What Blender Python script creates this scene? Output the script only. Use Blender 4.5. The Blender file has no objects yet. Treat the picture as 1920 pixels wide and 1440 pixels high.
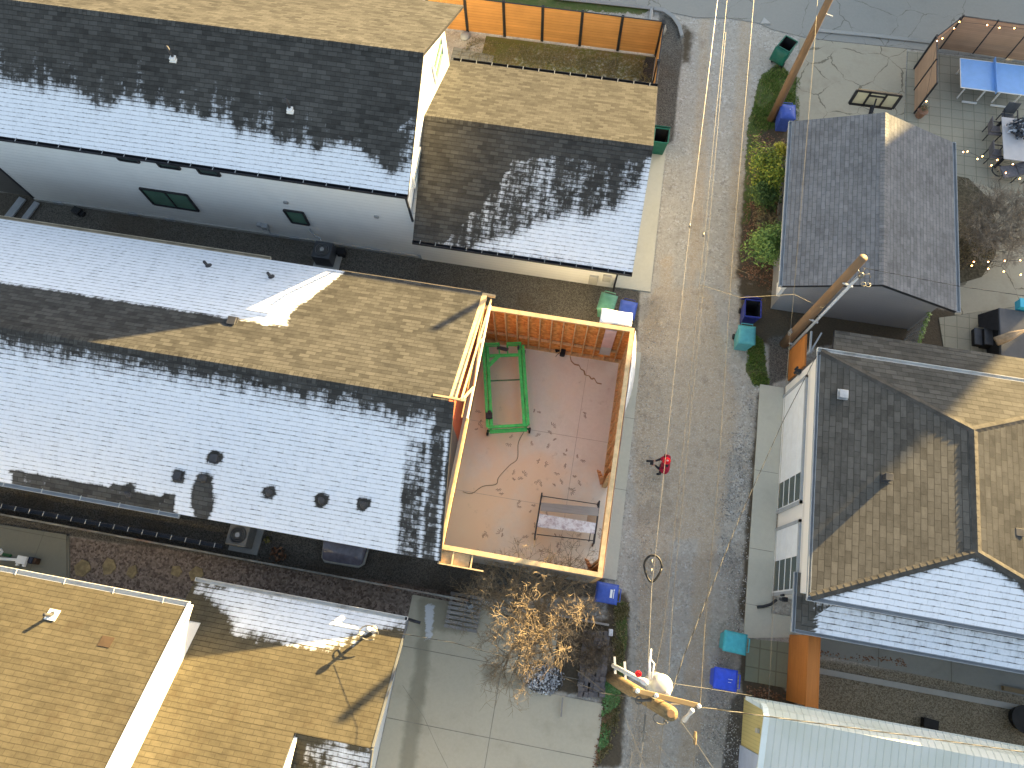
import bpy, math, random
from mathutils import Vector, Matrix, noise as mnoise
sc = bpy.context.scene
COL = sc.collection
R = math.radians
random.seed(11)

# ------------------------------------------------------------------ camera
# x runs along the house ridges, y across them towards the street, camera 25 m above the origin
FPX, CX, CY, CAMH = 1331.0, 960.0, 720.0, 25.0
_dn = Vector((985 - CX, 1172 - CY, FPX)).normalized()
_z = -_dn
_x = Vector((1, 0, 0)); _x = (_x - _x.dot(_z) * _z).normalized()
_y = _z.cross(_x)
_a = R(-10)
_U = _x * math.cos(_a) + _y * math.sin(_a)
_V = -_x * math.sin(_a) + _y * math.cos(_a)
RM = Matrix((_U, _V, _z))                    # camera axes (right, down, forward) -> world
CAM = Vector((0, 0, CAMH))
cd = bpy.data.cameras.new("camera"); cam = bpy.data.objects.new("camera", cd); COL.objects.link(cam)
m3 = Matrix((RM @ Vector((1, 0, 0)), RM @ Vector((0, -1, 0)), RM @ Vector((0, 0, -1)))).transposed()
cam.matrix_world = Matrix.Translation(CAM) @ m3.to_4x4()
cd.sensor_width = 36; cd.lens = FPX / 1920 * 36; cd.clip_start = .5; cd.clip_end = 2000
sc.camera = cam

# ------------------------------------------------------------------ light
AZ, EL = R(50), R(8.6)
sund = Vector((math.cos(AZ) * math.cos(EL), math.sin(AZ) * math.cos(EL), math.sin(EL)))
w = bpy.data.worlds.new("World"); sc.world = w; w.use_nodes = True
nt = w.node_tree
sky = nt.nodes.new('ShaderNodeTexSky'); sky.sky_type = 'NISHITA'; sky.sun_disc = False
sky.sun_elevation = EL; sky.sun_rotation = R(90) - AZ
sky.air_density = 1.0; sky.dust_density = 2.0; sky.ozone_density = 1.0
bg = nt.nodes['Background']; bg.inputs[1].default_value = .073
hs = nt.nodes.new('ShaderNodeHueSaturation'); hs.inputs['Saturation'].default_value = .72
nt.links.new(sky.outputs[0], hs.inputs['Color']); nt.links.new(hs.outputs[0], bg.inputs[0])
sl = bpy.data.lights.new("sun", 'SUN'); so = bpy.data.objects.new("sun", sl); COL.objects.link(so)
sl.energy = 5.0; sl.angle = R(.6); sl.color = (1, .72, .31)
so.rotation_euler = sund.to_track_quat('Z', 'Y').to_euler(); so.location = (30, 50, 40)
sc.view_settings.view_transform = 'Standard'; sc.view_settings.look = 'None'
sc.view_settings.gamma = 1; sc.view_settings.use_curve_mapping = False
sc.view_settings.exposure = 2.95

# ------------------------------------------------------------------ survey helpers (photo pixel + known height -> ground plan)
def ray(px, py): return RM @ Vector((px - CX, py - CY, FPX))
def at(px, py, z=0.0):
    d = ray(px, py); return CAM + d * ((z - CAMH) / d.z)
def onx(px, py, x):
    d = ray(px, py); return CAM + d * (x / d.x)
def ony(px, py, y):
    d = ray(px, py); return CAM + d * (y / d.y)
def pix(p):
    c = RM.transposed() @ (Vector(p) - CAM); return CX + FPX * c.x / c.z, CY + FPX * c.y / c.z
def interp(pts):
    def f(x):
        if x <= pts[0][0]: return pts[0][1]
        for (a, b), (c, d) in zip(pts, pts[1:]):
            if x <= c: return b + (d - b) * (x - a) / (c - a)
        return pts[-1][1]
    return f
def sdist(poly):
    n = len(poly)
    def f(x, y):
        ins = False; best = 1e9
        for i in range(n):
            ax, ay = poly[i]; bx, by = poly[(i + 1) % n]
            if (ay > y) != (by > y) and x < (bx - ax) * (y - ay) / (by - ay) + ax: ins = not ins
            dx, dy = bx - ax, by - ay; L = dx * dx + dy * dy
            t = max(0, min(1, ((x - ax) * dx + (y - ay) * dy) / L)) if L else 0
            best = min(best, (x - ax - t * dx) ** 2 + (y - ay - t * dy) ** 2)
        d = math.sqrt(best); return d if ins else -d
    return f
def clamp(v, a=0.0, b=1.0): return max(a, min(b, v))

# ------------------------------------------------------------------ object helpers
ROOT = {}
def setp(o, label=None, cat=None, group=None, kind=None):
    if label: o['label'] = label
    if cat: o['category'] = cat
    if group: o['group'] = group
    if kind: o['kind'] = kind
    return o
def thing(name, label, cat, loc, group=None):
    o = bpy.data.objects.new(name, None); COL.objects.link(o); o.location = loc; o.empty_display_size = .3
    ROOT[o] = Vector(loc); return setp(o, label, cat, group)

class MB:
    def __init__(s): s.v = []; s.f = []; s.m = []; s.uv = {}
    def add(s, vs, fs, m=0):
        b = len(s.v); s.v += [Vector(p) for p in vs]
        for f in fs: s.f.append(tuple(b + i for i in f)); s.m.append(m)
    def box(s, x0, x1, y0, y1, z0, z1, m=0):
        s.add([(x0, y0, z0), (x1, y0, z0), (x1, y1, z0), (x0, y1, z0), (x0, y0, z1), (x1, y0, z1), (x1, y1, z1), (x0, y1, z1)],
              [(3, 2, 1, 0), (4, 5, 6, 7), (0, 1, 5, 4), (1, 2, 6, 5), (2, 3, 7, 6), (3, 0, 4, 7)], m)
    def obox(s, c, size, rz=0, m=0, taper=1.0, tilt=None):
        c = Vector(c); sx, sy, sz = [q / 2 for q in size]; M = Matrix.Rotation(rz, 3, 'Z')
        if tilt: M = M @ tilt
        p = []
        for z in (-1, 1):
            k = taper if z < 0 else 1
            for x, y in ((-1, -1), (1, -1), (1, 1), (-1, 1)): p.append(c + M @ Vector((x * sx * k, y * sy * k, z * sz)))
        s.add(p, [(3, 2, 1, 0), (4, 5, 6, 7), (0, 1, 5, 4), (1, 2, 6, 5), (2, 3, 7, 6), (3, 0, 4, 7)], m)
    def beam(s, p, q, wd, ht, m=0, up=(0, 0, 1)):
        p, q = Vector(p), Vector(q); d = (q - p).normalized(); u = Vector(up)
        sd = d.cross(u)
        if sd.length < 1e-4: sd = d.cross(Vector((1, 0, 0)))
        sd.normalize(); u2 = sd.cross(d); vs = []
        for e in (p, q):
            for a, b in ((-1, -1), (1, -1), (1, 1), (-1, 1)): vs.append(e + sd * a * wd / 2 + u2 * b * ht / 2)
        s.add(vs, [(3, 2, 1, 0), (4, 5, 6, 7), (0, 1, 5, 4), (1, 2, 6, 5), (2, 3, 7, 6), (3, 0, 4, 7)], m)
    def tube(s, path, r, n=6, m=0, cap=True):
        path = [Vector(p) for p in path]; k = len(path)
        rs = r if isinstance(r, (list, tuple)) else [r] * k
        b = len(s.v); ref = Vector((.31, .17, .93))
        for i, p in enumerate(path):
            d = (path[min(i + 1, k - 1)] - path[max(i - 1, 0)]).normalized()
            a = d.cross(ref)
            if a.length < .1: a = d.cross(Vector((1, 0, 0)))
            a.normalize(); c = d.cross(a)
            for j in range(n):
                t = 2 * math.pi * j / n; s.v.append(p + (a * math.cos(t) + c * math.sin(t)) * rs[i])
        for i in range(k - 1):
            for j in range(n):
                a0 = b + i * n + j; a1 = b + i * n + (j + 1) % n
                s.f.append((a0, a1, a1 + n, a0 + n)); s.m.append(m)
        if cap and n > 2:
            s.f.append(tuple(b + j for j in reversed(range(n)))); s.m.append(m)
            s.f.append(tuple(b + (k - 1) * n + j for j in range(n))); s.m.append(m)
    def cyl(s, c, r, z0, z1, r2=None, n=16, m=0):
        s.tube([(c[0], c[1], z0), (c[0], c[1], z1)], [r, r if r2 is None else r2], n, m)
    def prism(s, pts, z0, z1, m=0):
        n = len(pts)
        ar = sum(pts[i][0] * pts[(i + 1) % n][1] - pts[(i + 1) % n][0] * pts[i][1] for i in range(n))
        if ar < 0: pts = pts[::-1]
        s.add([(p[0], p[1], z0) for p in pts] + [(p[0], p[1], z1) for p in pts],
              [tuple(reversed(range(n))), tuple(range(n, 2 * n))] + [(i, (i + 1) % n, n + (i + 1) % n, n + i) for i in range(n)], m)
    def ball(s, c, rx, ry=None, rz=None, n=10, m=0):
        ry = ry or rx; rz = rz or rx; b = len(s.v); h = n // 2
        for i in range(h + 1):
            th = math.pi * i / h
            for j in range(n):
                ph = 2 * math.pi * j / n
                s.v.append(Vector((c[0] + rx * math.sin(th) * math.cos(ph), c[1] + ry * math.sin(th) * math.sin(ph), c[2] + rz * math.cos(th))))
        for i in range(h):
            for j in range(n):
                a, q = b + i * n + j, b + i * n + (j + 1) % n
                s.f.append((a, a + n, q + n, q)); s.m.append(m)
    def poly(s, pts, m=0): s.add(pts, [tuple(range(len(pts)))], m)
    def build(s, name, mats, parent=None, smooth=False, bevel=0, uv=None, attr=None):
        off = ROOT.get(parent, Vector((0, 0, 0)))
        me = bpy.data.meshes.new(name); me.from_pydata([tuple(p - off) for p in s.v], [], s.f)
        mats = mats if isinstance(mats, (list, tuple)) else [mats]
        for q in mats: me.materials.append(q)
        me.polygons.foreach_set('material_index', s.m)
        if smooth: me.polygons.foreach_set('use_smooth', [True] * len(s.f))
        if uv:
            lay = me.uv_layers.new(name='UVMap')
            fl = []
            for p in me.polygons:
                for vi in p.vertices: fl += list(uv[vi])
            lay.data.foreach_set('uv', fl)
        if attr:
            for k, vals in attr.items():
                a = me.attributes.new(k, 'FLOAT', 'POINT'); a.data.foreach_set('value', vals)
        me.validate(); me.update()
        o = bpy.data.objects.new(name, me); COL.objects.link(o)
        if parent: o.parent = parent
        ROOT[o] = off
        if bevel:
            bm = o.modifiers.new('bevel', 'BEVEL'); bm.width = bevel; bm.segments = 2; bm.limit_method = 'ANGLE'
        return o

# ------------------------------------------------------------------ materials
class G:
    def __init__(s, name):
        s.mat = bpy.data.materials.new(name); s.mat.use_nodes = True
        s.t = s.mat.node_tree; s.b = s.t.nodes['Principled BSDF']
        s.tc = s.n('TexCoord')
    def n(s, ty, **k):
        nd = s.t.nodes.new('ShaderNode' + ty)
        for a, b in k.items(): setattr(nd, a, b)
        return nd
    def l(s, a, b): s.t.links.new(a, b)
    def put(s, v, sock):
        if hasattr(v, 'is_linked') or hasattr(v, 'links'): s.l(v, sock)
        else: sock.default_value = v
    def math(s, op, a, b=0.0, c=0.0, cl=False):
        nd = s.n('Math', operation=op, use_clamp=cl)
        for i, v in enumerate((a, b, c)): s.put(v, nd.inputs[i])
        return nd.outputs[0]
    def sstep(s, v, a, b, lo=0.0, hi=1.0):
        nd = s.n('MapRange', interpolation_type='SMOOTHSTEP')
        s.put(v, nd.inputs[0]); s.put(a, nd.inputs[1]); s.put(b, nd.inputs[2]); s.put(lo, nd.inputs[3]); s.put(hi, nd.inputs[4])
        return nd.outputs[0]
    def mix(s, f, a, b, mode='MIX'):
        nd = s.n('Mix', data_type='RGBA', blend_type=mode); s.put(f, nd.inputs[0])
        for v, i in ((a, 6), (b, 7)):
            if isinstance(v, tuple): v = (*v, 1) if len(v) == 3 else v
            s.put(v, nd.inputs[i])
        return nd.outputs[2]
    def noise(s, vec, scale, detail=4, rough=.55, dist=0.0):
        nd = s.n('TexNoise'); s.l(vec, nd.inputs['Vector']); nd.inputs['Scale'].default_value = scale
        nd.inputs['Detail'].default_value = detail; nd.inputs['Roughness'].default_value = rough; nd.inputs['Distortion'].default_value = dist
        return nd.outputs[0]
    def vor(s, vec, scale, feat='F1', out=0):
        nd = s.n('TexVoronoi', feature=feat); s.l(vec, nd.inputs['Vector']); nd.inputs['Scale'].default_value = scale
        return nd.outputs[out]
    def mapping(s, vec, scale=(1, 1, 1), rot=(0, 0, 0)):
        nd = s.n('Mapping'); s.l(vec, nd.inputs[0]); nd.inputs['Scale'].default_value = scale; nd.inputs['Rotation'].default_value = rot
        return nd.outputs[0]
    def attr(s, name): return s.n('Attribute', attribute_name=name).outputs['Fac']
    def bump(s, h, strength=.5, dist=.01, prev=None):
        nd = s.n('Bump'); nd.inputs['Strength'].default_value = strength; nd.inputs['Distance'].default_value = dist
        s.put(h, nd.inputs['Height'])
        if prev: s.l(prev, nd.inputs['Normal'])
        return nd.outputs[0]
    def done(s, col=None, rough=.8, nrm=None, metal=0.0, spec=.3):
        if col is not None:
            if isinstance(col, tuple): col = (*col, 1) if len(col) == 3 else col
            s.put(col, s.b.inputs['Base Color'])
        s.put(rough, s.b.inputs['Roughness']); s.b.inputs['Metallic'].default_value = metal
        s.b.inputs['Specular IOR Level'].default_value = spec
        if nrm: s.l(nrm, s.b.inputs['Normal'])
        return s.mat
def sc3(c, k): return tuple(min(1, q * k) for q in c)
def plain(name, col, rough=.6, var=.25, scale=3.0, metal=0.0, bump=0.0, spec=.3, stretch=(1, 1, 1), dirt=None, dirtamt=.3):
    g = G(name); v = g.mapping(g.tc.outputs['Object'], stretch)
    n1 = g.noise(v, scale, 6, .65)
    c = g.mix(g.sstep(n1, .3, .7), sc3(col, 1 - var), sc3(col, 1 + var))
    if dirt:
        n2 = g.noise(g.tc.outputs['Object'], scale * .35, 5, .7)
        c = g.mix(g.sstep(n2, .5, .75, 0, dirtamt), c, dirt)
    nr = g.bump(g.noise(v, scale * 6, 4), bump, .01) if bump else None
    return g.done(c, rough, nr, metal, spec)

def shingle(name, col, row=.145, tab=.31, tint=.6, warm=(1, 1, 1), lichen=None, spec=.15, bumpd=.012, snow=True):
    g = G(name); uv0 = g.tc.outputs['UV']
    wn_ = g.n('TexNoise'); g.l(uv0, wn_.inputs['Vector']); wn_.inputs['Scale'].default_value = 1.7; wn_.inputs['Detail'].default_value = 4
    wv = g.n('VectorMath', operation='MULTIPLY_ADD'); g.l(wn_.outputs['Color'], wv.inputs[0]); wv.inputs[1].default_value = (.05, .035, 0); g.l(uv0, wv.inputs[2]); uv = wv.outputs[0]
    br = g.n('TexBrick', offset=.5, squash=1.0); g.l(uv, br.inputs['Vector'])
    br.inputs['Scale'].default_value = 1; br.inputs['Brick Width'].default_value = tab; br.inputs['Row Height'].default_value = row
    br.inputs['Mortar Size'].default_value = .006; br.inputs['Mortar Smooth'].default_value = .3; br.inputs['Bias'].default_value = 0
    br.inputs['Color1'].default_value = (0, 0, 0, 1); br.inputs['Color2'].default_value = (1, 1, 1, 1); br.inputs['Mortar'].default_value = (.5, .5, .5, 1)
    rnd = br.outputs['Color']; mort = br.outputs['Fac']
    sx = g.n('SeparateXYZ'); g.l(uv, sx.inputs[0])
    fr = g.math('FRACT', g.math('DIVIDE', sx.outputs[1], row))
    big = g.noise(uv, .5, 4, .6); fine = g.noise(uv, 22, 5, .7); mid = g.noise(g.mapping(uv, (3.5, 6, 1)), 1, 3, .5)
    k = g.math('ADD', g.math('MULTIPLY', g.math('SUBTRACT', rnd, .5), tint), g.math('MULTIPLY', g.math('SUBTRACT', big, .5), .9))
    k = g.math('ADD', k, g.math('MULTIPLY', g.math('SUBTRACT', fine, .5), .5))
    k = g.math('ADD', k, g.math('MULTIPLY', g.math('SUBTRACT', mid, .5), .7))
    k = g.math('ADD', k, 1.0)
    c = g.mix(1.0, col, g.n('CombineColor').outputs[0], 'MULTIPLY')
    comb = c.node.inputs[7].links[0].from_node
    for i in range(3): g.l(k, comb.inputs[i])
    edge = g.math('MAXIMUM', g.math('MULTIPLY', mort, .55), g.sstep(fr, 0, .16, .5, 0))  # joints, plus a shadow line painted along each course edge
    c = g.mix(edge, c, sc3(col, .3))
    if lichen:
        c = g.mix(g.sstep(g.noise(uv, 1.3, 5, .7), .52, .72, 0, .55), c, lichen)
    ht = g.math('ADD', g.math('MULTIPLY', fr, -1.0), g.math('MULTIPLY', rnd, .35))
    ht = g.math('SUBTRACT', ht, g.math('MULTIPLY', mort, .5))
    nr = g.bump(ht, .9, bumpd); nr = g.bump(fine, .35, .006, nr)
    rough = .9
    if snow:
        s = g.attr('snow')
        n1 = g.noise(uv, 7, 5, .65); st = g.noise(g.mapping(uv, (3.2, .22, 1)), 1, 3, .6); n2 = g.noise(g.mapping(uv, (5, 1.2, 1)), 1, 3, .5)
        line = g.math('MAXIMUM', g.sstep(fr, .0, .26, 1, 0), g.math('MULTIPLY', mort, .35))
        mv = g.math('ADD', s, g.math('MULTIPLY', g.math('SUBTRACT', rnd, .5), .16))
        mv = g.math('ADD', mv, g.math('MULTIPLY', g.math('SUBTRACT', n1, .5), .9))
        mv = g.math('ADD', mv, g.math('MULTIPLY', g.math('SUBTRACT', st, .5), g.sstep(s, .55, 1.0, 1.0, .22)))
        mv = g.math('SUBTRACT', mv, g.math('MULTIPLY', line, g.sstep(n2, .3, .75, .3, .62)))
        mk = g.math('MULTIPLY', g.sstep(mv, .34, .66), g.sstep(s, .01, .12))
        thin = g.sstep(mv, .38, 1.0, .5, 1.0)
        sn = g.mix(g.noise(uv, 3, 4), (.74, .77, .83), (.84, .86, .90))
        c = g.mix(g.math('MULTIPLY', mk, thin), c, sn)
        rough = g.math('MULTIPLY_ADD', mk, -.25, .9)
    return g.done(c, rough, nr, 0, spec)

def siding(name, col, board=.18, axis='Z', var=.05, rough=.5, groove=.5):
    g = G(name); sx = g.n('SeparateXYZ'); g.l(g.tc.outputs['Object'], sx.inputs[0])
    fr = g.math('FRACT', g.math('DIVIDE', sx.outputs['XYZ'.index(axis)], board))
    n1 = g.noise(g.tc.outputs['Object'], 1.2, 5, .6)
    c = g.mix(n1, sc3(col, 1 - var * 2), sc3(col, 1 + var))
    c = g.mix(g.sstep(fr, 0, .09, groove, 0), c, sc3(col, .45))
    nr = g.bump(g.math('SUBTRACT', 1.0, fr), .6, .012)
    return g.done(c, rough, nr)
def wood(name, col, axis=0, board=.14, var=.3, rough=.7, groove=.5):
    g = G(name); sx = g.n('SeparateXYZ'); g.l(g.tc.outputs['Object'], sx.inputs[0])
    st = [14, 14, 14]; st[axis] = .8
    n1 = g.noise(g.mapping(g.tc.outputs['Object'], tuple(st)), 1, 5, .65, .5); n2 = g.noise(g.tc.outputs['Object'], .9, 4)
    c = g.mix(n1, sc3(col, 1 - var), sc3(col, 1 + var)); c = g.mix(g.sstep(n2, .35, .7, 0, .45), c, sc3(col, .62))
    if board:
        z = sx.outputs[2]; fr = g.math('FRACT', g.math('DIVIDE', z, board))
        wn = g.n('TexWhiteNoise', noise_dimensions='1D'); g.l(g.math('FLOOR', g.math('DIVIDE', z, board)), wn.inputs['W'])
        c = g.mix(g.math('MULTIPLY', wn.outputs[0], .35), c, sc3(col, .6))
        c = g.mix(g.sstep(fr, 0, .1, groove, 0), c, sc3(col, .2))
    return g.done(c, rough, g.bump(n1, .3, .004))
M = {}
M['roofdark'] = shingle('charcoal_shingle', (.064, .062, .058))
M['roofmid'] = shingle('brown_grey_shingle', (.060, .058, .054))
M['rooftan'] = shingle('tan_three_tab_shingle', (.082, .071, .048), row=.145, tab=.30, tint=.18, lichen=(.055, .042, .026))
M['roofblue'] = shingle('blue_grey_shingle', (.175, .175, .18), tint=.25, snow=False)
M['roofR'] = shingle('weathered_grey_shingle', (.092, .087, .077), row=.185, tab=.36, tint=.45, bumpd=.03)
M['white'] = siding('white_siding', (.80, .80, .78), .2)
M['white2'] = plain('white_paint', (.80, .79, .76), .5, .05, 2)
M['cream'] = siding('cream_panel_siding', (.82, .77, .70), 2.4, 'Z', .03)
M['greysiding'] = siding('grey_siding', (.30, .30, .31), .16)
M['darksiding'] = siding('dark_grey_siding', (.12, .115, .11), .2)
M['trim'] = plain('black_trim', (.025, .026, .03), .45, .3)
M['gutterblack'] = plain('black_gutter', (.03, .032, .04), .35, .3, metal=.3)
M['gutterwhite'] = plain('white_gutter', (.62, .62, .60), .4, .08, 4, dirt=(.25, .2, .14), dirtamt=.6)
M['guttergrey'] = plain('grey_gutter', (.34, .36, .38), .4, .1)
M['steel'] = plain('galvanised_steel', (.45, .46, .47), .4, .15, 5, metal=.6)
M['pvc'] = plain('grey_pvc', (.50, .51, .52), .45, .1, 4)
M['rubber'] = plain('black_rubber', (.018, .018, .02), .6, .3)
g = G('window_glass'); M['glass'] = g.done(g.mix(g.noise(g.tc.outputs['Object'], .8, 3), (.05, .11, .085), (.13, .25, .18)), .08, None, 0, .6)
g = G('dark_glass'); M['glassdark'] = g.done(g.mix(g.noise(g.tc.outputs['Object'], 1.5, 3), (.025, .04, .04), (.05, .075, .07)), .1, None, 0, .6)
M['stud'] = plain('framing_lumber', (.62, .40, .19), .7, .18, 5, stretch=(2, 2, 1))
M['plate'] = plain('fresh_plate_lumber', (.60, .44, .245), .7, .2, 4)
g = G('oriented_strand_board'); vv = g.mapping(g.tc.outputs['Object'], (1, 1, 1))
cell = g.n('TexVoronoi'); g.l(vv, cell.inputs['Vector']); cell.inputs['Scale'].default_value = 9
sh = g.n('SeparateColor'); g.l(cell.outputs['Color'], sh.inputs[0])
M['osb'] = g.done(g.mix(sh.outputs[0], (.55, .19, .04), (.82, .36, .10)), .75, g.bump(cell.outputs[0], .2, .004))
g = G('red_sheathing'); M['redosb'] = g.done(g.mix(g.noise(g.tc.outputs['Object'], 3, 4), (.36, .07, .04), (.5, .14, .06)), .75)
g = G('white_house_wrap'); M['wrap'] = g.done(g.mix(g.noise(g.tc.outputs['Object'], 1.5, 4), (.74, .75, .76), (.84, .84, .84)), .45, g.bump(g.noise(g.tc.outputs['Object'], 2.2, 4), .8, .05))
M['cedar'] = wood('cedar_fence_board', (.60, .30, .095), 0, .145, .3, .7, .85)
M['cedary'] = wood('cedar_fence_board_across', (.60, .30, .095), 1, .145)
M['orangewood'] = wood('orange_stained_wood', (.52, .19, .045), 1, 0)
M['screenwood'] = wood('tan_slat_screen', (.46, .30, .20), 0, .09, .15)
M['screenwoody'] = wood('tan_slat_screen_across', (.46, .30, .20), 1, .09, .15)
M['greywood'] = wood('weathered_grey_wood', (.33, .31, .29), 0, 0)
M['polewood'] = wood('utility_pole_wood', (.22, .135, .075), 2, 0, .35)
M['polelight'] = wood('bleached_pole_wood', (.22, .165, .095), 0, 0, .25)
M['white_tank'] = plain('pale_grey_tank_enamel', (.42, .43, .42), .35, .05, 3)
M['porcelain'] = plain('white_porcelain', (.75, .75, .73), .2, .05)
M['green'] = plain('green_machine_paint', (.06, .50, .12), .38, .18, 6, dirt=(.2, .2, .1), dirtamt=.25)
M['darkgreen'] = plain('dark_green_paint', (.02, .11, .04), .5, .2)
M['mat_dark'] = plain('dark_plastic', (.02, .022, .025), .45, .3)
M['lead'] = plain('vent_flashing', (.05, .05, .055), .6, .2)
M['bark'] = plain('tan_bark', (.25, .19, .12), .85, .3, 9)
M['twig'] = plain('grey_brown_twig', (.20, .16, .115), .85, .3, 9)
M['vine'] = plain('dull_vine_stem', (.16, .125, .09), .9, .3, 9)
M['red'] = plain('red_jacket', (.34, .008, .035), .7, .2, 14, bump=.4)
M['hat'] = plain('bright_red_hat', (.75, .012, .02), .75, .15, 25, bump=.4)
M['trouser'] = plain('dark_trousers', (.025, .025, .032), .85, .3, 10)
M['skin'] = plain('skin', (.48, .28, .20), .5, .1, 12)
g = G('frosted_sheet'); M['frost'] = g.done(g.mix(g.sstep(g.noise(g.tc.outputs['Object'], 5, 6, .7), .35, .6), (.42, .36, .40), (.78, .80, .84)), .6)
def leafmat(name, a, b, c):
    g = G(name); gi = g.n('NewGeometry'); rp = g.n('ValToRGB'); g.l(gi.outputs['Random Per Island'], rp.inputs[0])
    e = rp.color_ramp.elements; e[0].color = (*a, 1); e[1].color = (*c, 1); q = e.new(.55); q.color = (*b, 1)
    return g.done(rp.outputs[0], .6)
M['leaf1'] = leafmat('yellow_green_leaf', (.07, .11, .02), (.18, .25, .03), (.42, .40, .05))
M['leaf2'] = leafmat('conifer_leaf', (.06, .11, .025), (.14, .23, .05), (.27, .36, .08))
M['leaf3'] = leafmat('brown_hedge_leaf', (.08, .075, .04), (.15, .115, .065), (.23, .19, .09))
M['deadleaf'] = leafmat('dead_leaf', (.12, .06, .035), (.22, .11, .06), (.34, .2, .12))
M['grass'] = leafmat('grass_blade', (.08, .15, .02), (.13, .22, .035), (.27, .25, .09))
M['drygrass'] = leafmat('dry_grass_blade', (.13, .12, .045), (.20, .17, .075), (.30, .25, .14))
M['pebble'] = leafmat('pebble', (.16, .15, .14), (.32, .31, .29), (.62, .61, .58))
def binmat(n, c): return plain(n, c, .42, .12, 5, bump=.1, dirt=(.2, .19, .17), dirtamt=.25)
M['bin_green'] = binmat('green_bin_plastic', (.012, .125, .085)); M['bin_blue'] = binmat('blue_bin_plastic', (.05, .10, .42))
M['bin_navy'] = binmat('navy_bin_plastic', (.025, .035, .21)); M['bin_teal'] = binmat('teal_bin_plastic', (.06, .36, .42))
M['bin_teal2'] = binmat('pale_teal_bin_plastic', (.09, .34, .36)); M['bin_blue2'] = binmat('bright_blue_bin_plastic', (.035, .085, .62)); M['bin_sage'] = binmat('sage_bin_plastic', (.10, .27, .20))
def emis(n, c, s):
    g = G(n); g.b.inputs['Emission Color'].default_value = (*c, 1); g.b.inputs['Emission Strength'].default_value = s; return g.done(c, .4)
M['bulb'] = emis('warm_bulb', (1, .42, .12), 6)

# ground materials ---------------------------------------------------------
def gravelmix():
    g = G('gravel_and_dirt'); v = g.tc.outputs['Object']
    cell = g.n('TexVoronoi'); g.l(v, cell.inputs['Vector']); cell.inputs['Scale'].default_value = 15
    cs = g.n('SeparateColor'); g.l(cell.outputs['Color'], cs.inputs[0])
    cell2 = g.n('TexVoronoi'); g.l(v, cell2.inputs['Vector']); cell2.inputs['Scale'].default_value = 34
    cs2 = g.n('SeparateColor'); g.l(cell2.outputs['Color'], cs2.inputs[0])
    big = g.noise(v, .35, 5, .6); mid = g.noise(v, 2.2, 6, .7); fine = g.noise(v, 14, 5, .7)
    st = g.math('MULTIPLY_ADD', cs.outputs[0], .55, g.math('MULTIPLY', cs2.outputs[0], .45))
    grey = g.mix(st, (.28, .26, .225), (.60, .565, .50))
    grey = g.mix(g.sstep(cs.outputs[1], .88, .97), grey, (.55, .54, .52))
    packed = g.mix(fine, (.36, .33, .285), (.49, .455, .395))
    grey = g.mix(g.sstep(mid, .40, .58), packed, grey); grey = g.mix(g.sstep(g.noise(v, 5.5, 5, .75), .5, .68, 0, .45), grey, (.17, .155, .13))
    brown = g.mix(fine, (.35, .285, .205), (.53, .45, .35))
    brown = g.mix(g.sstep(cs2.outputs[0], .70, .95, 0, .7), brown, (.55, .51, .45)); brown = g.mix(g.sstep(g.noise(v, 4.0, 5, .75), .5, .7, 0, .45), brown, (.17, .13, .09))
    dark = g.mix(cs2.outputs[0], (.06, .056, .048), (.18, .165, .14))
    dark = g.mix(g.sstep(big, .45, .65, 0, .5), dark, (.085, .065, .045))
    pebb = g.mix(cs.outputs[0], (.10, .075, .06), (.30, .24, .20))
    grs = g.mix(fine, (.05, .085, .02), (.12, .15, .045)); grs = g.mix(g.sstep(mid, .45, .7, 0, .6), grs, (.19, .15, .09))
    soil = g.mix(fine, (.05, .042, .03), (.14, .11, .075))
    pea = g.mix(cs2.outputs[0], (.15, .125, .085), (.38, .33, .25))
    def wgt(nm, j=.5): return g.sstep(g.math('ADD', g.attr(nm), g.math('MULTIPLY', g.math('SUBTRACT', mid, .5), j)), .3, .7)
    c = grey
    c = g.mix(wgt('w_brown', .9), c, brown)
    c = g.mix(g.math('MULTIPLY', g.sstep(g.noise(v, .8, 6, .7), .52, .72), .38), c, (.18, .155, .125)); c = g.mix(g.math('MULTIPLY', g.sstep(g.noise(v, 1.3, 6, .75), .56, .7), .3), c, (.52, .49, .43))
    c = g.mix(wgt('w_soil', .8), c, soil)
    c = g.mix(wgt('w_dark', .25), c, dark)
    c = g.mix(wgt('w_pebb', .25), c, pebb)
    c = g.mix(wgt('w_pea', .2), c, pea)
    c = g.mix(g.sstep(g.math('ADD', wgt('w_grass', 1.2), g.math('MULTIPLY', g.math('SUBTRACT', g.noise(v, 9, 5, .75), .5), 1.2)), .35, .75), c, grs)
    c = g.mix(g.math('MULTIPLY', wgt('w_wet', .9), .24), c, (.075, .066, .055))
    nr = g.bump(cell.outputs[0], .55, .02); nr = g.bump(mid, .5, .04, nr)
    return g.done(c, .9, nr, 0, .2)
M['gravel'] = gravelmix()
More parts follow.
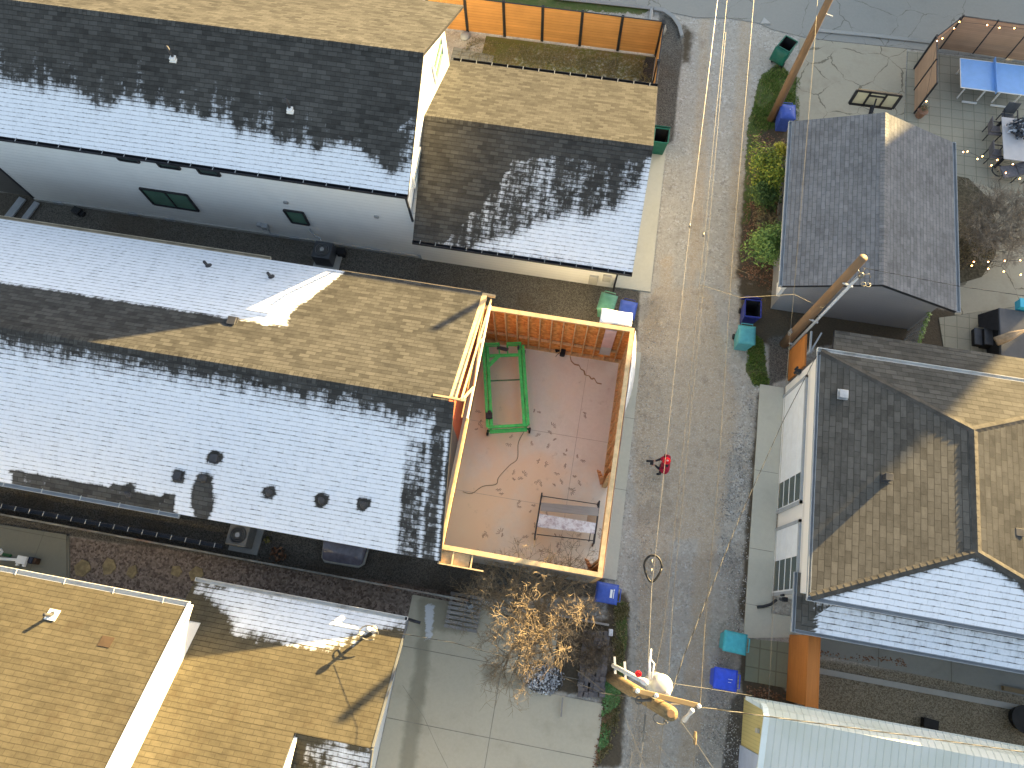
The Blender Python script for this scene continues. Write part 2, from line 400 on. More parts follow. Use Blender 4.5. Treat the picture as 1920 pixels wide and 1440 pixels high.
def concrete(name, col, stain=(.16, .15, .12), amt=.5, crack=0, warm=None, glowamt=.6, crackscale=.8, joint=None):
    g = G(name); v = g.tc.outputs['Object']
    n1 = g.noise(v, .9, 7, .65); n2 = g.noise(v, 9, 6, .7); n3 = g.noise(v, 45, 3, .6)
    c = g.mix(n2, sc3(col, .86), sc3(col, 1.1)); c = g.mix(g.math('MULTIPLY', n3, .25), c, sc3(col, .7))
    c = g.mix(g.sstep(n1, .48, .75, 0, amt), c, stain)
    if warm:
        sxw = g.n('SeparateXYZ'); g.l(v, sxw.inputs[0]); dr = g.math('MULTIPLY_ADD', sxw.outputs[0], -.045, g.math('MULTIPLY', sxw.outputs[1], -.022))  # drift towards one corner: warm bounced light painted into the colour
        c = g.mix(g.sstep(g.math('ADD', g.noise(v, .35, 5, .6), dr), .40, .66, 0, glowamt), c, warm)
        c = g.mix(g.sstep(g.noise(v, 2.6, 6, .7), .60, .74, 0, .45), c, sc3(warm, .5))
    if crack:
        dv = g.n('VectorMath', operation='ADD'); g.l(v, dv.inputs[0])
        nz = g.n('TexNoise'); g.l(v, nz.inputs['Vector']); nz.inputs['Scale'].default_value = 1.6; nz.inputs['Detail'].default_value = 5
        ms = g.n('VectorMath', operation='SCALE'); g.l(nz.outputs['Color'], ms.inputs[0]); ms.inputs['Scale'].default_value = .5
        g.l(ms.outputs[0], dv.inputs[1])
        d1 = g.n('TexVoronoi', feature='DISTANCE_TO_EDGE'); g.l(dv.outputs[0], d1.inputs['Vector']); d1.inputs['Scale'].default_value = crackscale
        wd = g.math('MULTIPLY', g.sstep(g.noise(v, 1.1, 3), .3, .7), .024 * crack)
        c = g.mix(g.math('MULTIPLY', g.math('LESS_THAN', d1.outputs[0], wd), .45 + .3 * crack), c, (.10, .09, .06))
    if joint:
        br = g.n('TexBrick', offset=0.0); g.l(g.mapping(v, (1, 1, 1), (0, 0, joint[2])), br.inputs['Vector']); br.inputs['Scale'].default_value = 1
        br.inputs['Brick Width'].default_value = joint[0]; br.inputs['Row Height'].default_value = joint[1]; br.inputs['Mortar Size'].default_value = joint[3]
        br.inputs['Color1'].default_value = (0, 0, 0, 1); br.inputs['Color2'].default_value = (1, 1, 1, 1)
        c = g.mix(g.math('MULTIPLY', br.outputs['Color'], .18), c, sc3(col, .55))
        c = g.mix(g.math('MULTIPLY', br.outputs['Fac'], .55), c, (.09, .09, .06))
    if name == 'driveway_concrete':
        c = g.mix(g.math('MULTIPLY', g.sstep(g.math('ADD', g.attr('wet'), g.math('MULTIPLY', g.math('SUBTRACT', n1, .5), .8)), .35, .8), .5), c, (.13, .125, .085))
        c = g.mix(g.sstep(g.math('ADD', g.attr('snow'), g.math('SUBTRACT', n2, .5)), .5, .75, 0, .8), c, (.7, .72, .76))
    return g.done(c, .85, g.bump(n2, .25, .01), 0, .25)
M['drive'] = concrete('driveway_concrete', (.53, .48, .37), (.37, .32, .235), .55)
M['apron'] = concrete('pale_apron_concrete', (.56, .54, .45), (.40, .38, .30), .35)
M['slab'] = concrete('dusty_slab_painted_glow', (.80, .73, .62), (.68, .56, .43), .5, warm=(.84, .63, .42), glowamt=.8)  # warm tint is a painted glow of bounced light over dusty concrete
M['oldslab'] = concrete('cracked_concrete', (.43, .39, .30), (.29, .25, .18), .55, crack=.8, crackscale=.62)
M['asphalt'] = concrete('street_asphalt', (.33, .325, .295), (.26, .255, .23), .5, crack=.4, crackscale=.45)
M['pavers'] = concrete('patio_pavers', (.37, .35, .275), (.27, .245, .18), .45, joint=(.46, .46, 0, .013))
M['paversmall'] = concrete('step_pavers', (.30, .30, .26), (.2, .2, .16), .4, joint=(.4, .2, 0, .02))
M['curb'] = concrete('curb_concrete', (.46, .455, .43), (.28, .27, .24), .4)
M['flag'] = plain('yellow_flagstone', (.28, .22, .12), .85, .3, 5, bump=.3)
g = G('lawn_turf'); v = g.tc.outputs['Object']
c = g.mix(g.noise(v, 18, 5, .7), (.08, .085, .02), (.19, .18, .055)); c = g.mix(g.sstep(g.noise(v, .9, 5, .65), .42, .65), c, (.16, .125, .045))
c = g.mix(g.math('MULTIPLY', g.attr('frost'), g.sstep(g.noise(v, 7, 6, .75), .46, .68)), c, (.50, .52, .50))
M['lawn'] = g.done(c, .95, g.bump(g.noise(v, 30, 4), .5, .02))
g = G('pale_metal_roof'); v = g.tc.outputs['Object']; sx = g.n('SeparateXYZ'); g.l(v, sx.inputs[0])
fr = g.math('FRACT', g.math('DIVIDE', sx.outputs[0], .2)); rib = g.math('ABSOLUTE', g.math('SUBTRACT', fr, .5))
c = g.mix(g.sstep(g.noise(v, .5, 4), .35, .65), (.49, .52, .46), (.56, .58, .54)); c = g.mix(g.sstep(rib, .36, .5, 0, .3), c, (.30, .345, .31))
M['metalroof'] = g.done(c, .45, g.bump(g.sstep(rib, .38, .48), .6, .02))
g = G('yellow_ribbed_metal'); v = g.tc.outputs['Object']; sx = g.n('SeparateXYZ'); g.l(v, sx.inputs[0])
fr = g.math('FRACT', g.math('DIVIDE', sx.outputs[1], .11)); rib = g.math('ABSOLUTE', g.math('SUBTRACT', fr, .5))
c = g.mix(g.sstep(rib, .34, .5, 0, .5), (.60, .50, .21), (.36, .30, .12)); M['yellowmetal'] = g.done(c, .5, g.bump(rib, .5, .02))
M['bluedoor'] = plain('blue_grey_door', (.42, .47, .58), .5, .08)
M['wirepale'] = plain('weathered_aluminium_wire', (.10, .092, .075), .45, .25, 2, metal=.3)
M['wirewhite'] = plain('bright_bare_wire', (.17, .16, .14), .4, .2, 3, metal=.2)
M['wireblack'] = plain('black_insulated_wire', (.010, .010, .010), .5, .3)
M['bluetop'] = plain('blue_table_top', (.20, .40, .75), .35, .06, 3)
M['whitetop'] = plain('grey_white_table_top', (.48, .47, .48), .4, .05)
M['greycloth'] = plain('grey_fabric', (.16, .15, .16), .8, .2, 8)
M['tanfabric'] = plain('tan_umbrella_cloth', (.42, .31, .20), .8, .2, 6)
M['darkvinyl'] = plain('dark_grey_vinyl', (.085, .09, .10), .5, .15)
M['clay'] = plain('clay_pot', (.26, .15, .10), .8, .2)
M['clearplastic'] = plain('clear_plastic_dome', (.17, .16, .19), .15, .25, 3, spec=.6)
M['tileroof'] = plain('warm_grey_wall', (.3, .29, .28), .8, .1)
# ================================================================== GROUND
def polyw(polys, soft=14):
    fs = [sdist(p) for p in polys]
    def f(x, y): return max(clamp(.5 + q(x, y) / soft) for q in fs)
    return f
W = {
 'w_brown': polyw([[(1240, 480), (1262, 480), (1236, 1000), (1205, 1440), (1180, 1440), (1210, 1000)], [(1225, 540), (1330, 540), (1385, 760), (1350, 1010), (1190, 1010), (1190, 680)],
                   [(1318, -60), (1336, -60), (1316, 500), (1285, 560), (1292, 480)], [(1392, -60), (1412, -60), (1395, 500), (1360, 560)],
                   [(1200, 940), (1260, 940), (1240, 1440), (1195, 1440)], [(1310, 990), (1345, 990), (1310, 1440), (1270, 1440)]], 38),
 'w_soil': polyw([[(1405, 235), (1485, 235), (1475, 545), (1430, 545), (1380, 520)], [(1385, 520), (1480, 560), (1720, 640), (1790, 720), (1560, 650), (1475, 650), (1390, 640)],
                  [(1140, 1110), (1178, 1110), (1182, 1200), (1165, 1440), (1112, 1440), (1135, 1240)], [(1020, 1150), (1150, 1165), (1140, 1310), (990, 1290)],
                  [(1385, 1190), (1400, 1190), (1500, 1330), (1390, 1330)], [(1420, 740), (1445, 720), (1400, 1190), (1385, 1150)], [(1280, 45), (1300, 60), (1292, 120), (1278, 120)],
                  [(1590, 560), (1790, 580), (1790, 690), (1590, 640)]], 26),
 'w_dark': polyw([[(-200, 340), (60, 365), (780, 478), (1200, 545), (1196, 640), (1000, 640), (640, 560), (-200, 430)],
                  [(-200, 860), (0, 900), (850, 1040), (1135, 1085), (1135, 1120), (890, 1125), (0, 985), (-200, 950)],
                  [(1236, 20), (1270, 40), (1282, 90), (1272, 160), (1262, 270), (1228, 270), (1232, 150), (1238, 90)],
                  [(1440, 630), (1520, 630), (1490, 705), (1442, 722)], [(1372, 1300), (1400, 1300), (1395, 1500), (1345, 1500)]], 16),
 'w_pebb': polyw([[(126, 1003), (900, 1120), (790, 1170), (350, 1120), (126, 1130)]], 8),
 'w_pea': polyw([[(1512, 1230), (2100, 1330), (2100, 1560), (1500, 1345)]], 8),
 'w_grass': polyw([[(1462, 120), (1500, 150), (1498, 225), (1470, 240), (1398, 250), (1425, 140)], [(1405, 615), (1432, 640), (1442, 722), (1412, 724), (1398, 690)],
                   [(1150, 1125), (1176, 1130), (1178, 1180), (1165, 1300), (1148, 1300), (1158, 1200)], [(1135, 1270), (1166, 1280), (1155, 1350), (1130, 1360)], [(1125, 1360), (1145, 1360), (1140, 1400), (1118, 1420)],
                   [(850, -60), (1220, -60), (1216, 25), (1100, 22), (860, 4)], [(1402, 240), (1430, 240), (1405, 420), (1392, 420)]], 22),
 'w_wet': polyw([[(1180, 1040), (1390, 1040), (1400, 1440), (1165, 1440)], [(740, 1055), (890, 1075), (890, 1120), (720, 1095)], [(1195, 945), (1260, 940), (1255, 975), (1195, 985)], [(1200, 560), (1240, 560), (1240, 640), (1200, 640)]], 60),
}
xs = [-400, -200, -100, -60, -40] + [-27 + .22 * i for i in range(214)] + [22, 25, 30, 45, 80, 150, 400]
ys = [-400, -200, -100, -50, -25, -14] + [-9 + .22 * i for i in range(182)] + [33, 38, 50, 80, 150, 400]
NX, NY = len(xs), len(ys)
gv = []; ga = {k: [] for k in W}
for yy in ys:
    for xx in xs:
        z = 0.0
        if abs(xx) < 30 and -10 < yy < 32: z = .018 * (mnoise.noise((xx * .8, yy * .8, 0)) - .4)
        gv.append((xx, yy, min(z, .004))); px, py = pix((xx, yy, 0)) if abs(xx) < 60 and -20 < yy < 45 else (-9e3, -9e3)
        for k, f in W.items(): ga[k].append(f(px, py) if px > -900 else 0.0)
gm, am = MB(), MB(); gm.v = [Vector(p) for p in gv]
amap = {}; aa = {k: [] for k in W}
for j in range(NY - 1):
    for i in range(NX - 1):
        cx, cy = (xs[i] + xs[i + 1]) / 2, (ys[j] + ys[j + 1]) / 2
        q = (j * NX + i, j * NX + i + 1, (j + 1) * NX + i + 1, (j + 1) * NX + i)
        if 2.72 < cx < 6.1 and cy < 27: 
            r = []
            for a in q:
                if a not in amap:
                    amap[a] = len(am.v); am.v.append(Vector(gv[a]))
                    for k in W: aa[k].append(ga[k][a])
                r.append(amap[a])
            am.f.append(tuple(r)); am.m.append(0)
        else: gm.f.append(q); gm.m.append(0)
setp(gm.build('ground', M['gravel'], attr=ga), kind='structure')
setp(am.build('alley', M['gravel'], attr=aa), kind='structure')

def sheet(name, pts, mat, z0=-.05, z1=.012, extra=None, kind='structure'):
    mb = MB(); mb.prism([(p[0], p[1]) for p in pts], z0, z1)
    mats = [mat]
    if extra: extra(mb); mats.append(M['joint'])
    return setp(mb.build(name, mats), kind=kind)
M['joint'] = plain('slab_joint', (.24, .22, .18), .9, .2)
def P2(*pp): return [at(*p).xy for p in pp]
# street, curbs
setp((lambda mb: (mb.prism([(-90, 27.05), (1.3, 26.95), (3.2, 26.75), (4.6, 26.95), (6.0, 26.85), (6.6, 26.6), (8.2, 26.35), (12.9, 26.45), (90, 26.6), (90, 60), (-90, 60)], -.05, .016), mb)[1])(MB()).build('street', M['asphalt']), kind='structure')
mb = MB()
pts = [at(1040, -2), at(1120, 6), at(1222, 17)]
mb.tube([p + Vector((0, 0, .05)) for p in pts], .09, 4); mb.tube([at(1222, 17) + Vector((0, 0, .05)), at(1218, 46) + Vector((0, 0, .05))], .08, 4)
cv = [(1226, 18), (1245, 22), (1262, 34), (1273, 50), (1279, 70)]
mb.tube([at(*p) + Vector((0, 0, .06)) for p in cv], .1, 4)
setp(mb.build('kerb', M['curb']), kind='structure')
mb = MB(); a, b, c = at(1528, 58), at(1640, 69), at(1775, 84)
mb.tube([a + Vector((0, 0, .05)), b + Vector((0, 0, .06)), c + Vector((0, 0, .05))], .09, 4); setp(mb.build('kerb', M['curb']), kind='structure')
# driveway with joints and a crack
def dj(mb):
    for x in (-.55,): mb.box(x - .012, x + .012, -14, .28, .0122, .0145, 1)
    for y in (-1.35, -3.55, -6): mb.box(-3.9, 2.84, y - .012, y + .012, .0122, .0140, 1)
    cr = [at(755, 1285), at(795, 1345), at(820, 1400), at(845, 1450)]
    for p, q in zip(cr, cr[1:]): mb.beam(p + Vector((0, 0, .013)), q + Vector((0, 0, .013)), .012, .003, 1)
def driveway():
    mb = MB(); wet = []; sn = []; n, m = 46, 96; fw = polyw([[(793, 1120), (822, 1124), (776, 1460), (742, 1460)], [(780, 1118), (890, 1128), (880, 1190), (780, 1180)], [(900, 1240), (990, 1265), (980, 1300), (905, 1280)]], 30); fs = polyw([[(795, 1130), (816, 1132), (812, 1195), (797, 1205)]], 14)
    for j in range(m + 1):
        for i in range(n + 1):
            p = Vector((-3.92 + 6.8 * i / n, .30 - 14.3 * j / m, .012)); mb.v.append(p); q = pix(p); wet.append(fw(*q)); sn.append(fs(*q))
    for j in range(m):
        for i in range(n):
            cx, cy = -3.92 + 6.8 * (i + .5) / n, .3 - 14.3 * (j + .5) / m
            if cx > 1.1 and cy > -1.98: continue
            a = j * (n + 1) + i; mb.f.append((a + n + 1, a + n + 2, a + 1, a)); mb.m.append(0)
    k = len(mb.v); dj(mb); ex = [0.0] * (len(mb.v) - k)
    return setp(mb.build('driveway', [M['drive'], M['joint']], attr={'wet': wet + ex, 'snow': sn + ex}), kind='structure')
driveway()
# aprons
def aj(mb):
    for y in (5.05, 7.7): mb.box(2.11, 2.79, y - .008, y + .008, .0502, .0525, 1)
sheet('garage_apron', [(2.11, 1.95), (2.79, 1.95), (2.74, 5), (2.66, 10.32), (2.11, 10.32)], M['apron'], z1=.05, extra=aj)
sheet('garage_apron', [(1.30, 12.86), (2.72, 12.88), (2.62, 19.6), (1.30, 19.6)], M['apron'], z1=.05)
def aj2(mb):
    for y in (6.55, 3.8, 1.95): mb.box(7.14, 7.95, y - .008, y + .008, .0502, .0525, 1)
sheet('garage_apron', [(7.12, 9.8), (7.98, 9.8), (7.98, 1.05), (7.15, .98)], M['apron'], z1=.05, extra=aj2)
sheet('path', P2((1442, 1150), (1502, 1158), (1502, 1195), (1400, 1196), (1396, 1180)), M['apron'], z1=.04)
sheet('path', P2((1400, 1197), (1479, 1205), (1474, 1290), (1396, 1276)), concrete('green_stained_pavers', (.235, .245, .175), (.15, .16, .11), .5, joint=(.55, .62, 0, .02)), z1=.03)
sheet('path', [(8.95, 1.85), (17, 1.85), (17, .62), (8.95, .78)], concrete('side_path', (.33, .33, .30), (.2, .2, .17), .5, joint=(2.3, 9, 0, .015)), z1=.03)
mb = MB(); mb.box(9.0, 16.5, .18, .36, -.05, .09); setp(mb.build('kerb', M['curb']), kind='structure')
mb = MB(); mb.box(9.0, 9.15, -.85, .18, -.05, .07); setp(mb.build('kerb', M['curb']), kind='structure')
# patio
sheet('patio', P2((1500, 72), (1700, 92), (1694, 232), (1650, 260), (1486, 245)), M['oldslab'], z1=.014)
sheet('patio', P2((1702, 96), (2200, 150), (2300, 420), (1830, 420), (1780, 400), (1694, 260)), M['pavers'], z1=.022)
sheet('patio', P2((1790, 330), (1850, 350), (1960, 430), (2300, 480), (2300, 560), (1905, 575), (1790, 592)), M['oldslab'], z1=.026)
sheet('patio', P2((1760, 596), (1905, 577), (2300, 562), (2300, 760), (1780, 720)), M['pavers'], z1=.022)
sheet('planting_bed', P2((1788, 330), (1815, 335), (1850, 370), (1868, 420), (1866, 480), (1840, 520), (1788, 535)), plain('bark_mulch', (.10, .085, .055), .95, .5, 12, bump=.5), z1=.036)
# back yard of the white house
def lawnsheet():
    mb = MB(); fr = []; n = 60; m = 30; fs = polyw([[(1000, 100), (1215, 120), (1220, 165), (1150, 160), (950, 115)], [(1040, 60), (1120, 75), (1110, 90), (1030, 75)]], 50)
    for j in range(m + 1):
        for i in range(n + 1):
            p = Vector((-5.9 + 7.55 * i / n, 19.5 + 4.75 * j / m, .015)); mb.v.append(p); q = pix(p); fr.append(fs(*q))
    for j in range(m):
        for i in range(n):
            a = j * (n + 1) + i; mb.f.append((a, a + 1, a + n + 2, a + n + 1)); mb.m.append(0)
    return setp(mb.build('lawn', M['lawn'], attr={'frost': fr}), kind='structure')
lawnsheet()
sheet('yard_patio', [(-7.2, 19.5), (-5.35, 19.5), (-5.35, 23.2), (-7.2, 23.4)], M['paversmall'], z1=.03)
mb = MB(); mb.box(-6.75, -6.05, 20.4, 21.9, 0, .05); setp(mb.build('paving_slab', M['curb'], bevel=.01), kind='structure')
sheet('gravel_bed', [(1.05, 19.6), (1.66, 19.6), (1.66, 24.2), (1.25, 24.2), (1.05, 22.6)], plain('dark_gravel', (.06, .057, .055), .95, .6, 30, bump=.6), z1=.02)
# lower-left patio slabs and stepping stones
sheet('porch_slab', P2((-120, 965), (128, 1003), (128, 1135), (-120, 1110)), concrete('porch_concrete', (.25, .24, .19), (.15, .14, .1), .6, joint=(1.9, 9, 0, .01)), z1=.10)
sheet('porch_step', P2((104, 1002), (130, 1006), (132, 1125), (84, 1115)), concrete('step_concrete', (.27, .26, .21), (.15, .14, .1), .6), z1=.05)

# ================================================================== BUILDING HELPERS
def roof_plane(parent, name, c4, mat, snow=None, res=.22, thick=.13, trim=None):
    A, B, C, D = [Vector(p) for p in c4]
    e = (B - A).normalized(); nrm = e.cross(D - A).normalized()
    if nrm.z < 0: nrm = -nrm
    up = nrm.cross(e).normalized()
    if up.z < 0: up = -up
    nu = max(2, int((B - A).length / res)); nv = max(2, int(max((D - A).length, (C - B).length) / res))
    mb = MB(); uv = []; at_ = []
    for j in range(nv + 1):
        t = j / nv; L, Q = A.lerp(D, t), B.lerp(C, t)
        for i in range(nu + 1):
            p = L.lerp(Q, i / nu); mb.v.append(p); uv.append(((p - A).dot(e) + 7, (p - A).dot(up) + .02))
            at_.append(clamp(snow(*pix(p))) if snow else 0.0)
    flip = (B - A).cross(D - A).z < 0
    for j in range(nv):
        for i in range(nu):
            a = j * (nu + 1) + i; f = (a, a + 1, a + nu + 2, a + nu + 1)
            mb.f.append(f[::-1] if flip else f); mb.m.append(0)
    d = Vector((0, 0, -thick)); o = Vector((0, 0, -.004))
    q = [A, B, C, D] if (D - C).length > .01 else [A, B, C]
    k = len(q); base = len(mb.v); vs = [p + o for p in q] + [p + d for p in q]
    mb.add(vs, [tuple(range(k, 2 * k)) if flip else tuple(reversed(range(k, 2 * k)))] + [((i, (i + 1) % k, k + (i + 1) % k, k + i) if flip else (k + i, k + (i + 1) % k, (i + 1) % k, i)) for i in range(k)], 1)
    uv += [(0, 0)] * (2 * k); at_ += [0.0] * (2 * k)
    return mb.build(name, [mat, trim or M['trim']], parent, uv=uv, attr={'snow': at_})
def ridge_cap(parent, p, q, mat, s1, s2, wd=.14, across=(0, 1, 0), snow=0.0):
    p, q = Vector(p), Vector(q); ac = Vector(across); mb = MB(); up = Vector((0, 0, .018))
    n = max(2, int((q - p).length / .2)); uv = []; at_ = []
    for i in range(n + 1):
        c = p.lerp(q, i / n)
        for k, s in ((-1, s1), (0, 0), (1, s2)):
            mb.v.append(c + ac * k * wd - Vector((0, 0, s * wd)) + up); uv.append((k * .15 + 3.3, (q - p).length * i / n)); at_.append(snow)
    for i in range(n):
        for k in (0, 1):
            a = i * 3 + k; mb.f.append((a, a + 1, a + 4, a + 3)); mb.m.append(0)
    return mb.build('ridge_cap', mat, parent, uv=uv, attr={'snow': at_})
def gable_wall(mb, x0, x1, y0, y1, z0, ze0, ze1, yr, zr, m=0):
    p = [(y0, z0), (y1, z0), (y1, ze1), (yr, zr), (y0, ze0)]
    mb.add([(x0, a, b) for a, b in p] + [(x1, a, b) for a, b in p], [(0, 1, 2, 3, 4)[::-1], (5, 6, 7, 8, 9)] + [(i, (i + 1) % 5, 5 + (i + 1) % 5, 5 + i) for i in range(5)], m)
def gutter(parent, p, q, out, mat, hang=.75, hmat=None, size=.12):
    p, q, out = Vector(p), Vector(q), Vector(out); mb = MB(); z = Vector((0, 0, 1))
    mb.beam(p + out * .01 - z * .05, q + out * .01 - z * .05, .012, .10)
    mb.beam(p + out * size - z * .045, q + out * size - z * .045, .014, .11)
    mb.beam(p + out * (size / 2) - z * .10, q + out * (size / 2) - z * .10, size, .012)
    for e in (p, q): mb.obox(e + out * (size / 2) - z * .05, (.012 if abs(out.y) > .5 else size, size if abs(out.y) > .5 else .012, .1))
    L = (q - p).length; n = int(L / hang)
    for i in range(n):
        c = p.lerp(q, (i + .5) / n); mb.beam(c + z * .012 - out * .02, c + out * (size + .006) + z * .012, .02, .012, 1)
    return mb.build('gutter', [mat, hmat or M['guttergrey']], parent)
def window(parent, c4, nrm, frame=None, pane=None, mull=(), wd=.07, name='window'):
    c4 = [Vector(p) for p in c4]; n = Vector(nrm); mb = MB()
    for i in range(4): mb.beam(c4[i] + n * .02, c4[(i + 1) % 4] + n * .02, wd, .07, 0, n)
    for t in mull: mb.beam(c4[0].lerp(c4[1], t) + n * .015, c4[3].lerp(c4[2], t) + n * .015, wd * .8, .05, 0, n)
    fr = mb.build(name, frame or M['trim'], parent)
    pm = MB(); pm.add([p + n * .012 for p in c4], [(0, 1, 2, 3)]); pm.build('pane', pane or M['glass'], fr)
    return fr
def pipe_vent(parent, px, py, z, r=.045, h=.28, mat=None, name='vent_pipe', base=True, slope=0.0, sdir=1):
    p = at(px, py, z); mb = MB(); mb.cyl(p, r, z - .15, z + h, n=10)
    if base: mb.cyl((p.x, p.y), .15, z - .06, z + .05, .06, 12)
    return mb.build(name, mat or M['lead'], parent, True)
def hood_vent(parent, px, py, z, mat=None, s=.26, h=.13, rz=0, name='roof_vent'):
    p = at(px, py, z); mb = MB(); mb.obox((p.x, p.y, z), (s * 1.4, s * 1.4, .05), rz); mb.obox((p.x, p.y, z + h / 2), (s, s, h), rz)
    mb.obox((p.x, p.y, z + h), (s * 1.15, s * 1.15, .03), rz)
    return mb.build(name, mat or M['lead'], parent, bevel=.01)

def onsl(px, py, y0, z0, s):
    lo, hi = 0.0, 12.0
    for _ in range(40):
        m = (lo + hi) / 2
        if z0 + s * (at(px, py, m).y - y0) > m: lo = m
        else: hi = m
    return lo

# ================================================================== WHITE TWO-STOREY HOUSE
H = thing('house', 'tall white house with black gutters, frosted dark shingle roof and a lower garage wing', 'house', (-14, 16.4, 0))
ZE, ZR, YR = 5.2, 7.35, 16.15; SL = (ZR - ZE) / (YR - 12.4)
mb = MB(); gable_wall(mb, -22.75, -6.35, 12.92, 19.75, 0, ZE + .52 * SL - .16, ZE + .25 * SL - .16, YR, ZR - .16)
mb.box(-30, -22.76, 13.6, 19.7, 0, 4.6)
mb.build('wall', M['white'], H)
mb = MB(); mb.box(-30, -22.9, 13.05, 13.6, 0, 2.3); mb.build('bay_wall', M['darksiding'], H)
mb = MB(); mb.box(-22.72, -6.3, 12.86, 12.915, -.05, .14); mb.build('foundation', M['curb'], H)
mb = MB(); mb.box(-22.80, -22.70, 12.90, 12.97, 0, 5.0); mb.build('corner_board', M['trim'], H)
yb = interp([(-50, 150), (0, 155), (60, 168), (130, 172), (190, 208), (260, 190), (340, 214), (400, 228), (460, 255), (520, 260), (600, 285), (660, 276), (700, 302), (740, 325), (760, 318), (775, 300)])
def snow_ul(x, y):
    d = y - yb(x) + 8; j = 16 * mnoise.noise((x * .02, 3, 0)) + 10 * mnoise.noise((x * .09, 7, 0)); d += j
    s = .5 + d / 38
    if -95 < d < 0: s = max(s, .06 + .33 * (1 + d / 95) + .10 * mnoise.noise((x * .06, 0, 1)))
    if x > 752 - (y - 225) * .02 and y > 225: s = max(s, .55 + .2 * mnoise.noise((x * .05, y * .05, 4)))
    if 640 < x < 780 and d < 45: s -= .12
    return min(s, 1.0)
roof_plane(H, 'roof', [(-23.1, 12.4, ZE), (-5.98, 12.4, ZE), (-5.98, YR, ZR), (-23.1, YR, ZR)], M['roofdark'], snow_ul)
roof_plane(H, 'roof', [(-5.98, 21.3, ZR - SL * 5.15), (-23.1, 21.3, ZR - SL * 5.15), (-23.1, YR, ZR), (-5.98, YR, ZR)], M['roofdark'])
ridge_cap(H, (-23.1, YR, ZR), (-5.98, YR, ZR), M['roofdark'], SL, SL)
gutter(H, (-23.1, 12.4, ZE), (-5.98, 12.4, ZE), (0, -1, 0), M['gutterblack'])
N = (0, -1, 0)
window(H, [ony(262, 352, 12.91), ony(350, 365, 12.91), ony(373, 395, 12.91), ony(289, 382, 12.91)], N, mull=(.52,))
window(H, [ony(532, 393, 12.91), ony(568, 398, 12.91), ony(580, 421, 12.91), ony(548, 416, 12.91)], N, pane=M['glass'])
for x in (215, 292, 368): # upper-floor window heads just under the gutter
    a = ony(x, 288 + (x - 215) * .165, 12.91); hz = a.z
    window(H, [(a.x, 12.91, hz), (a.x + .75, 12.91, hz), (a.x + .75, 12.91, hz - .32), (a.x, 12.91, hz - .32)], N, pane=M['glassdark'])
E_ = (1, 0, 0); XE = -6.335
window(H, [onx(825, 62, XE), onx(830, 100, XE), onx(817, 157, XE), onx(810, 123, XE)], E_, frame=M['white2'], pane=M['glass'], mull=(.5,))
window(H, [onx(786, 276, XE), onx(788, 297, XE), onx(776, 352, XE), onx(773, 330, XE)], E_, frame=M['white2'], pane=M['glass'], mull=(.5,))
for px, py in ((326, 112), (545, 208)):
    z = onsl(px, py, 12.4, ZE, SL); hood_vent(H, px, py, z, M['white2'], .16, .10); pipe_vent(H, px - 2, py - 6, z + .1, .045, .42, base=False)
for x, y in ((505, 424), (545, 432), (700, 458), (250, 400), (108, 378), (320, 411)):
    a = ony(x, y, 12.9); mb = MB(); mb.box(a.x - .2, a.x + .2, 12.835, 12.9, .02, .16); mb.build('crawl_vent', M['guttergrey'], H)
a = ony(498, 422, 12.9); mb = MB(); mb.obox((a.x, 12.82, a.z), (.22, .18, .2)); mb.cyl((a.x + .05, 12.84), .03, a.z - .5, a.z - .1, n=8); mb.obox((a.x - .2, 12.84, a.z + .05), (.2, .14, .16)); mb.build('utility_meter', M['guttergrey'], H)
a = ony(536, 379, 12.9); mb = MB(); mb.obox((a.x, 12.88, a.z), (.16, .07, .1)); mb.build('exhaust_vent', M['steel'], H)
a = ony(706, 406, 12.9); mb = MB(); mb.obox((a.x, 12.88, a.z), (.16, .07, .1)); mb.build('exhaust_vent', M['steel'], H)
a = ony(580, 430, 12.88); b = at(603, 470, .55); mb = MB(); mb.tube([(a.x, 12.88, a.z), (a.x + .15, 12.8, a.z - .3), (b.x - .1, 12.7, .75), (b.x, b.y, .5)], .03, 6); mb.build('refrigerant_line', M['guttergrey'], H, True)
# garage wing
GE, GR, GY = 2.8, 4.45, 16.12; GS = (GR - GE) / (GY - 12.1)
mb = MB(); gable_wall(mb, -6.34, 1.35, 12.83, 19.85, 0, GE + .7 * GS - .17, GE + .3 * GS - .17, GY, GR - .18); mb.build('garage_wall', M['white'], H)
dn = sdist([(850, 474), (890, 458), (945, 440), (1010, 412), (1060, 398), (1110, 400), (1150, 380), (1215, 300), (1240, 300), (1200, 530), (1060, 500), (870, 470)])
sp = sdist([(830, 455), (900, 380), (945, 335), (960, 300), (1040, 290), (1130, 300), (1225, 300), (1190, 510), (780, 452)])
def snow_ug(x, y):
    d = dn(x, y); s = .5 + d / 45 + .2 * mnoise.noise((x * .05, y * .05, 2))
    if y < 470 and 1150 < x < 1215 - (y - 300) * .1: s -= .12
    xr = 1228 - (y - 280) * .19
    if x > xr - 14 and y > 292: s = max(s, .62)
    if x > xr - 4: s -= .1
    q = sp(x, y)
    if q > 0: s = max(s, .40 + .10 * mnoise.noise((x * .045, y * .008, 5)) + min(q, 40) * .0008)
    return min(s, 1)
roof_plane(H, 'garage_roof', [(-6.12, 12.1, GE), (1.72, 12.1, GE), (1.72, GY, GR), (-6.36, GY, GR)], M['roofmid'], snow_ug, .16)
roof_plane(H, 'garage_roof', [(1.72, 20.15, GE), (-6.36, 20.15, GE), (-6.36, GY, GR), (1.72, GY, GR)], M['roofmid'])
ridge_cap(H, (-6.36, GY, GR), (1.72, GY, GR), M['roofmid'], GS, GS)
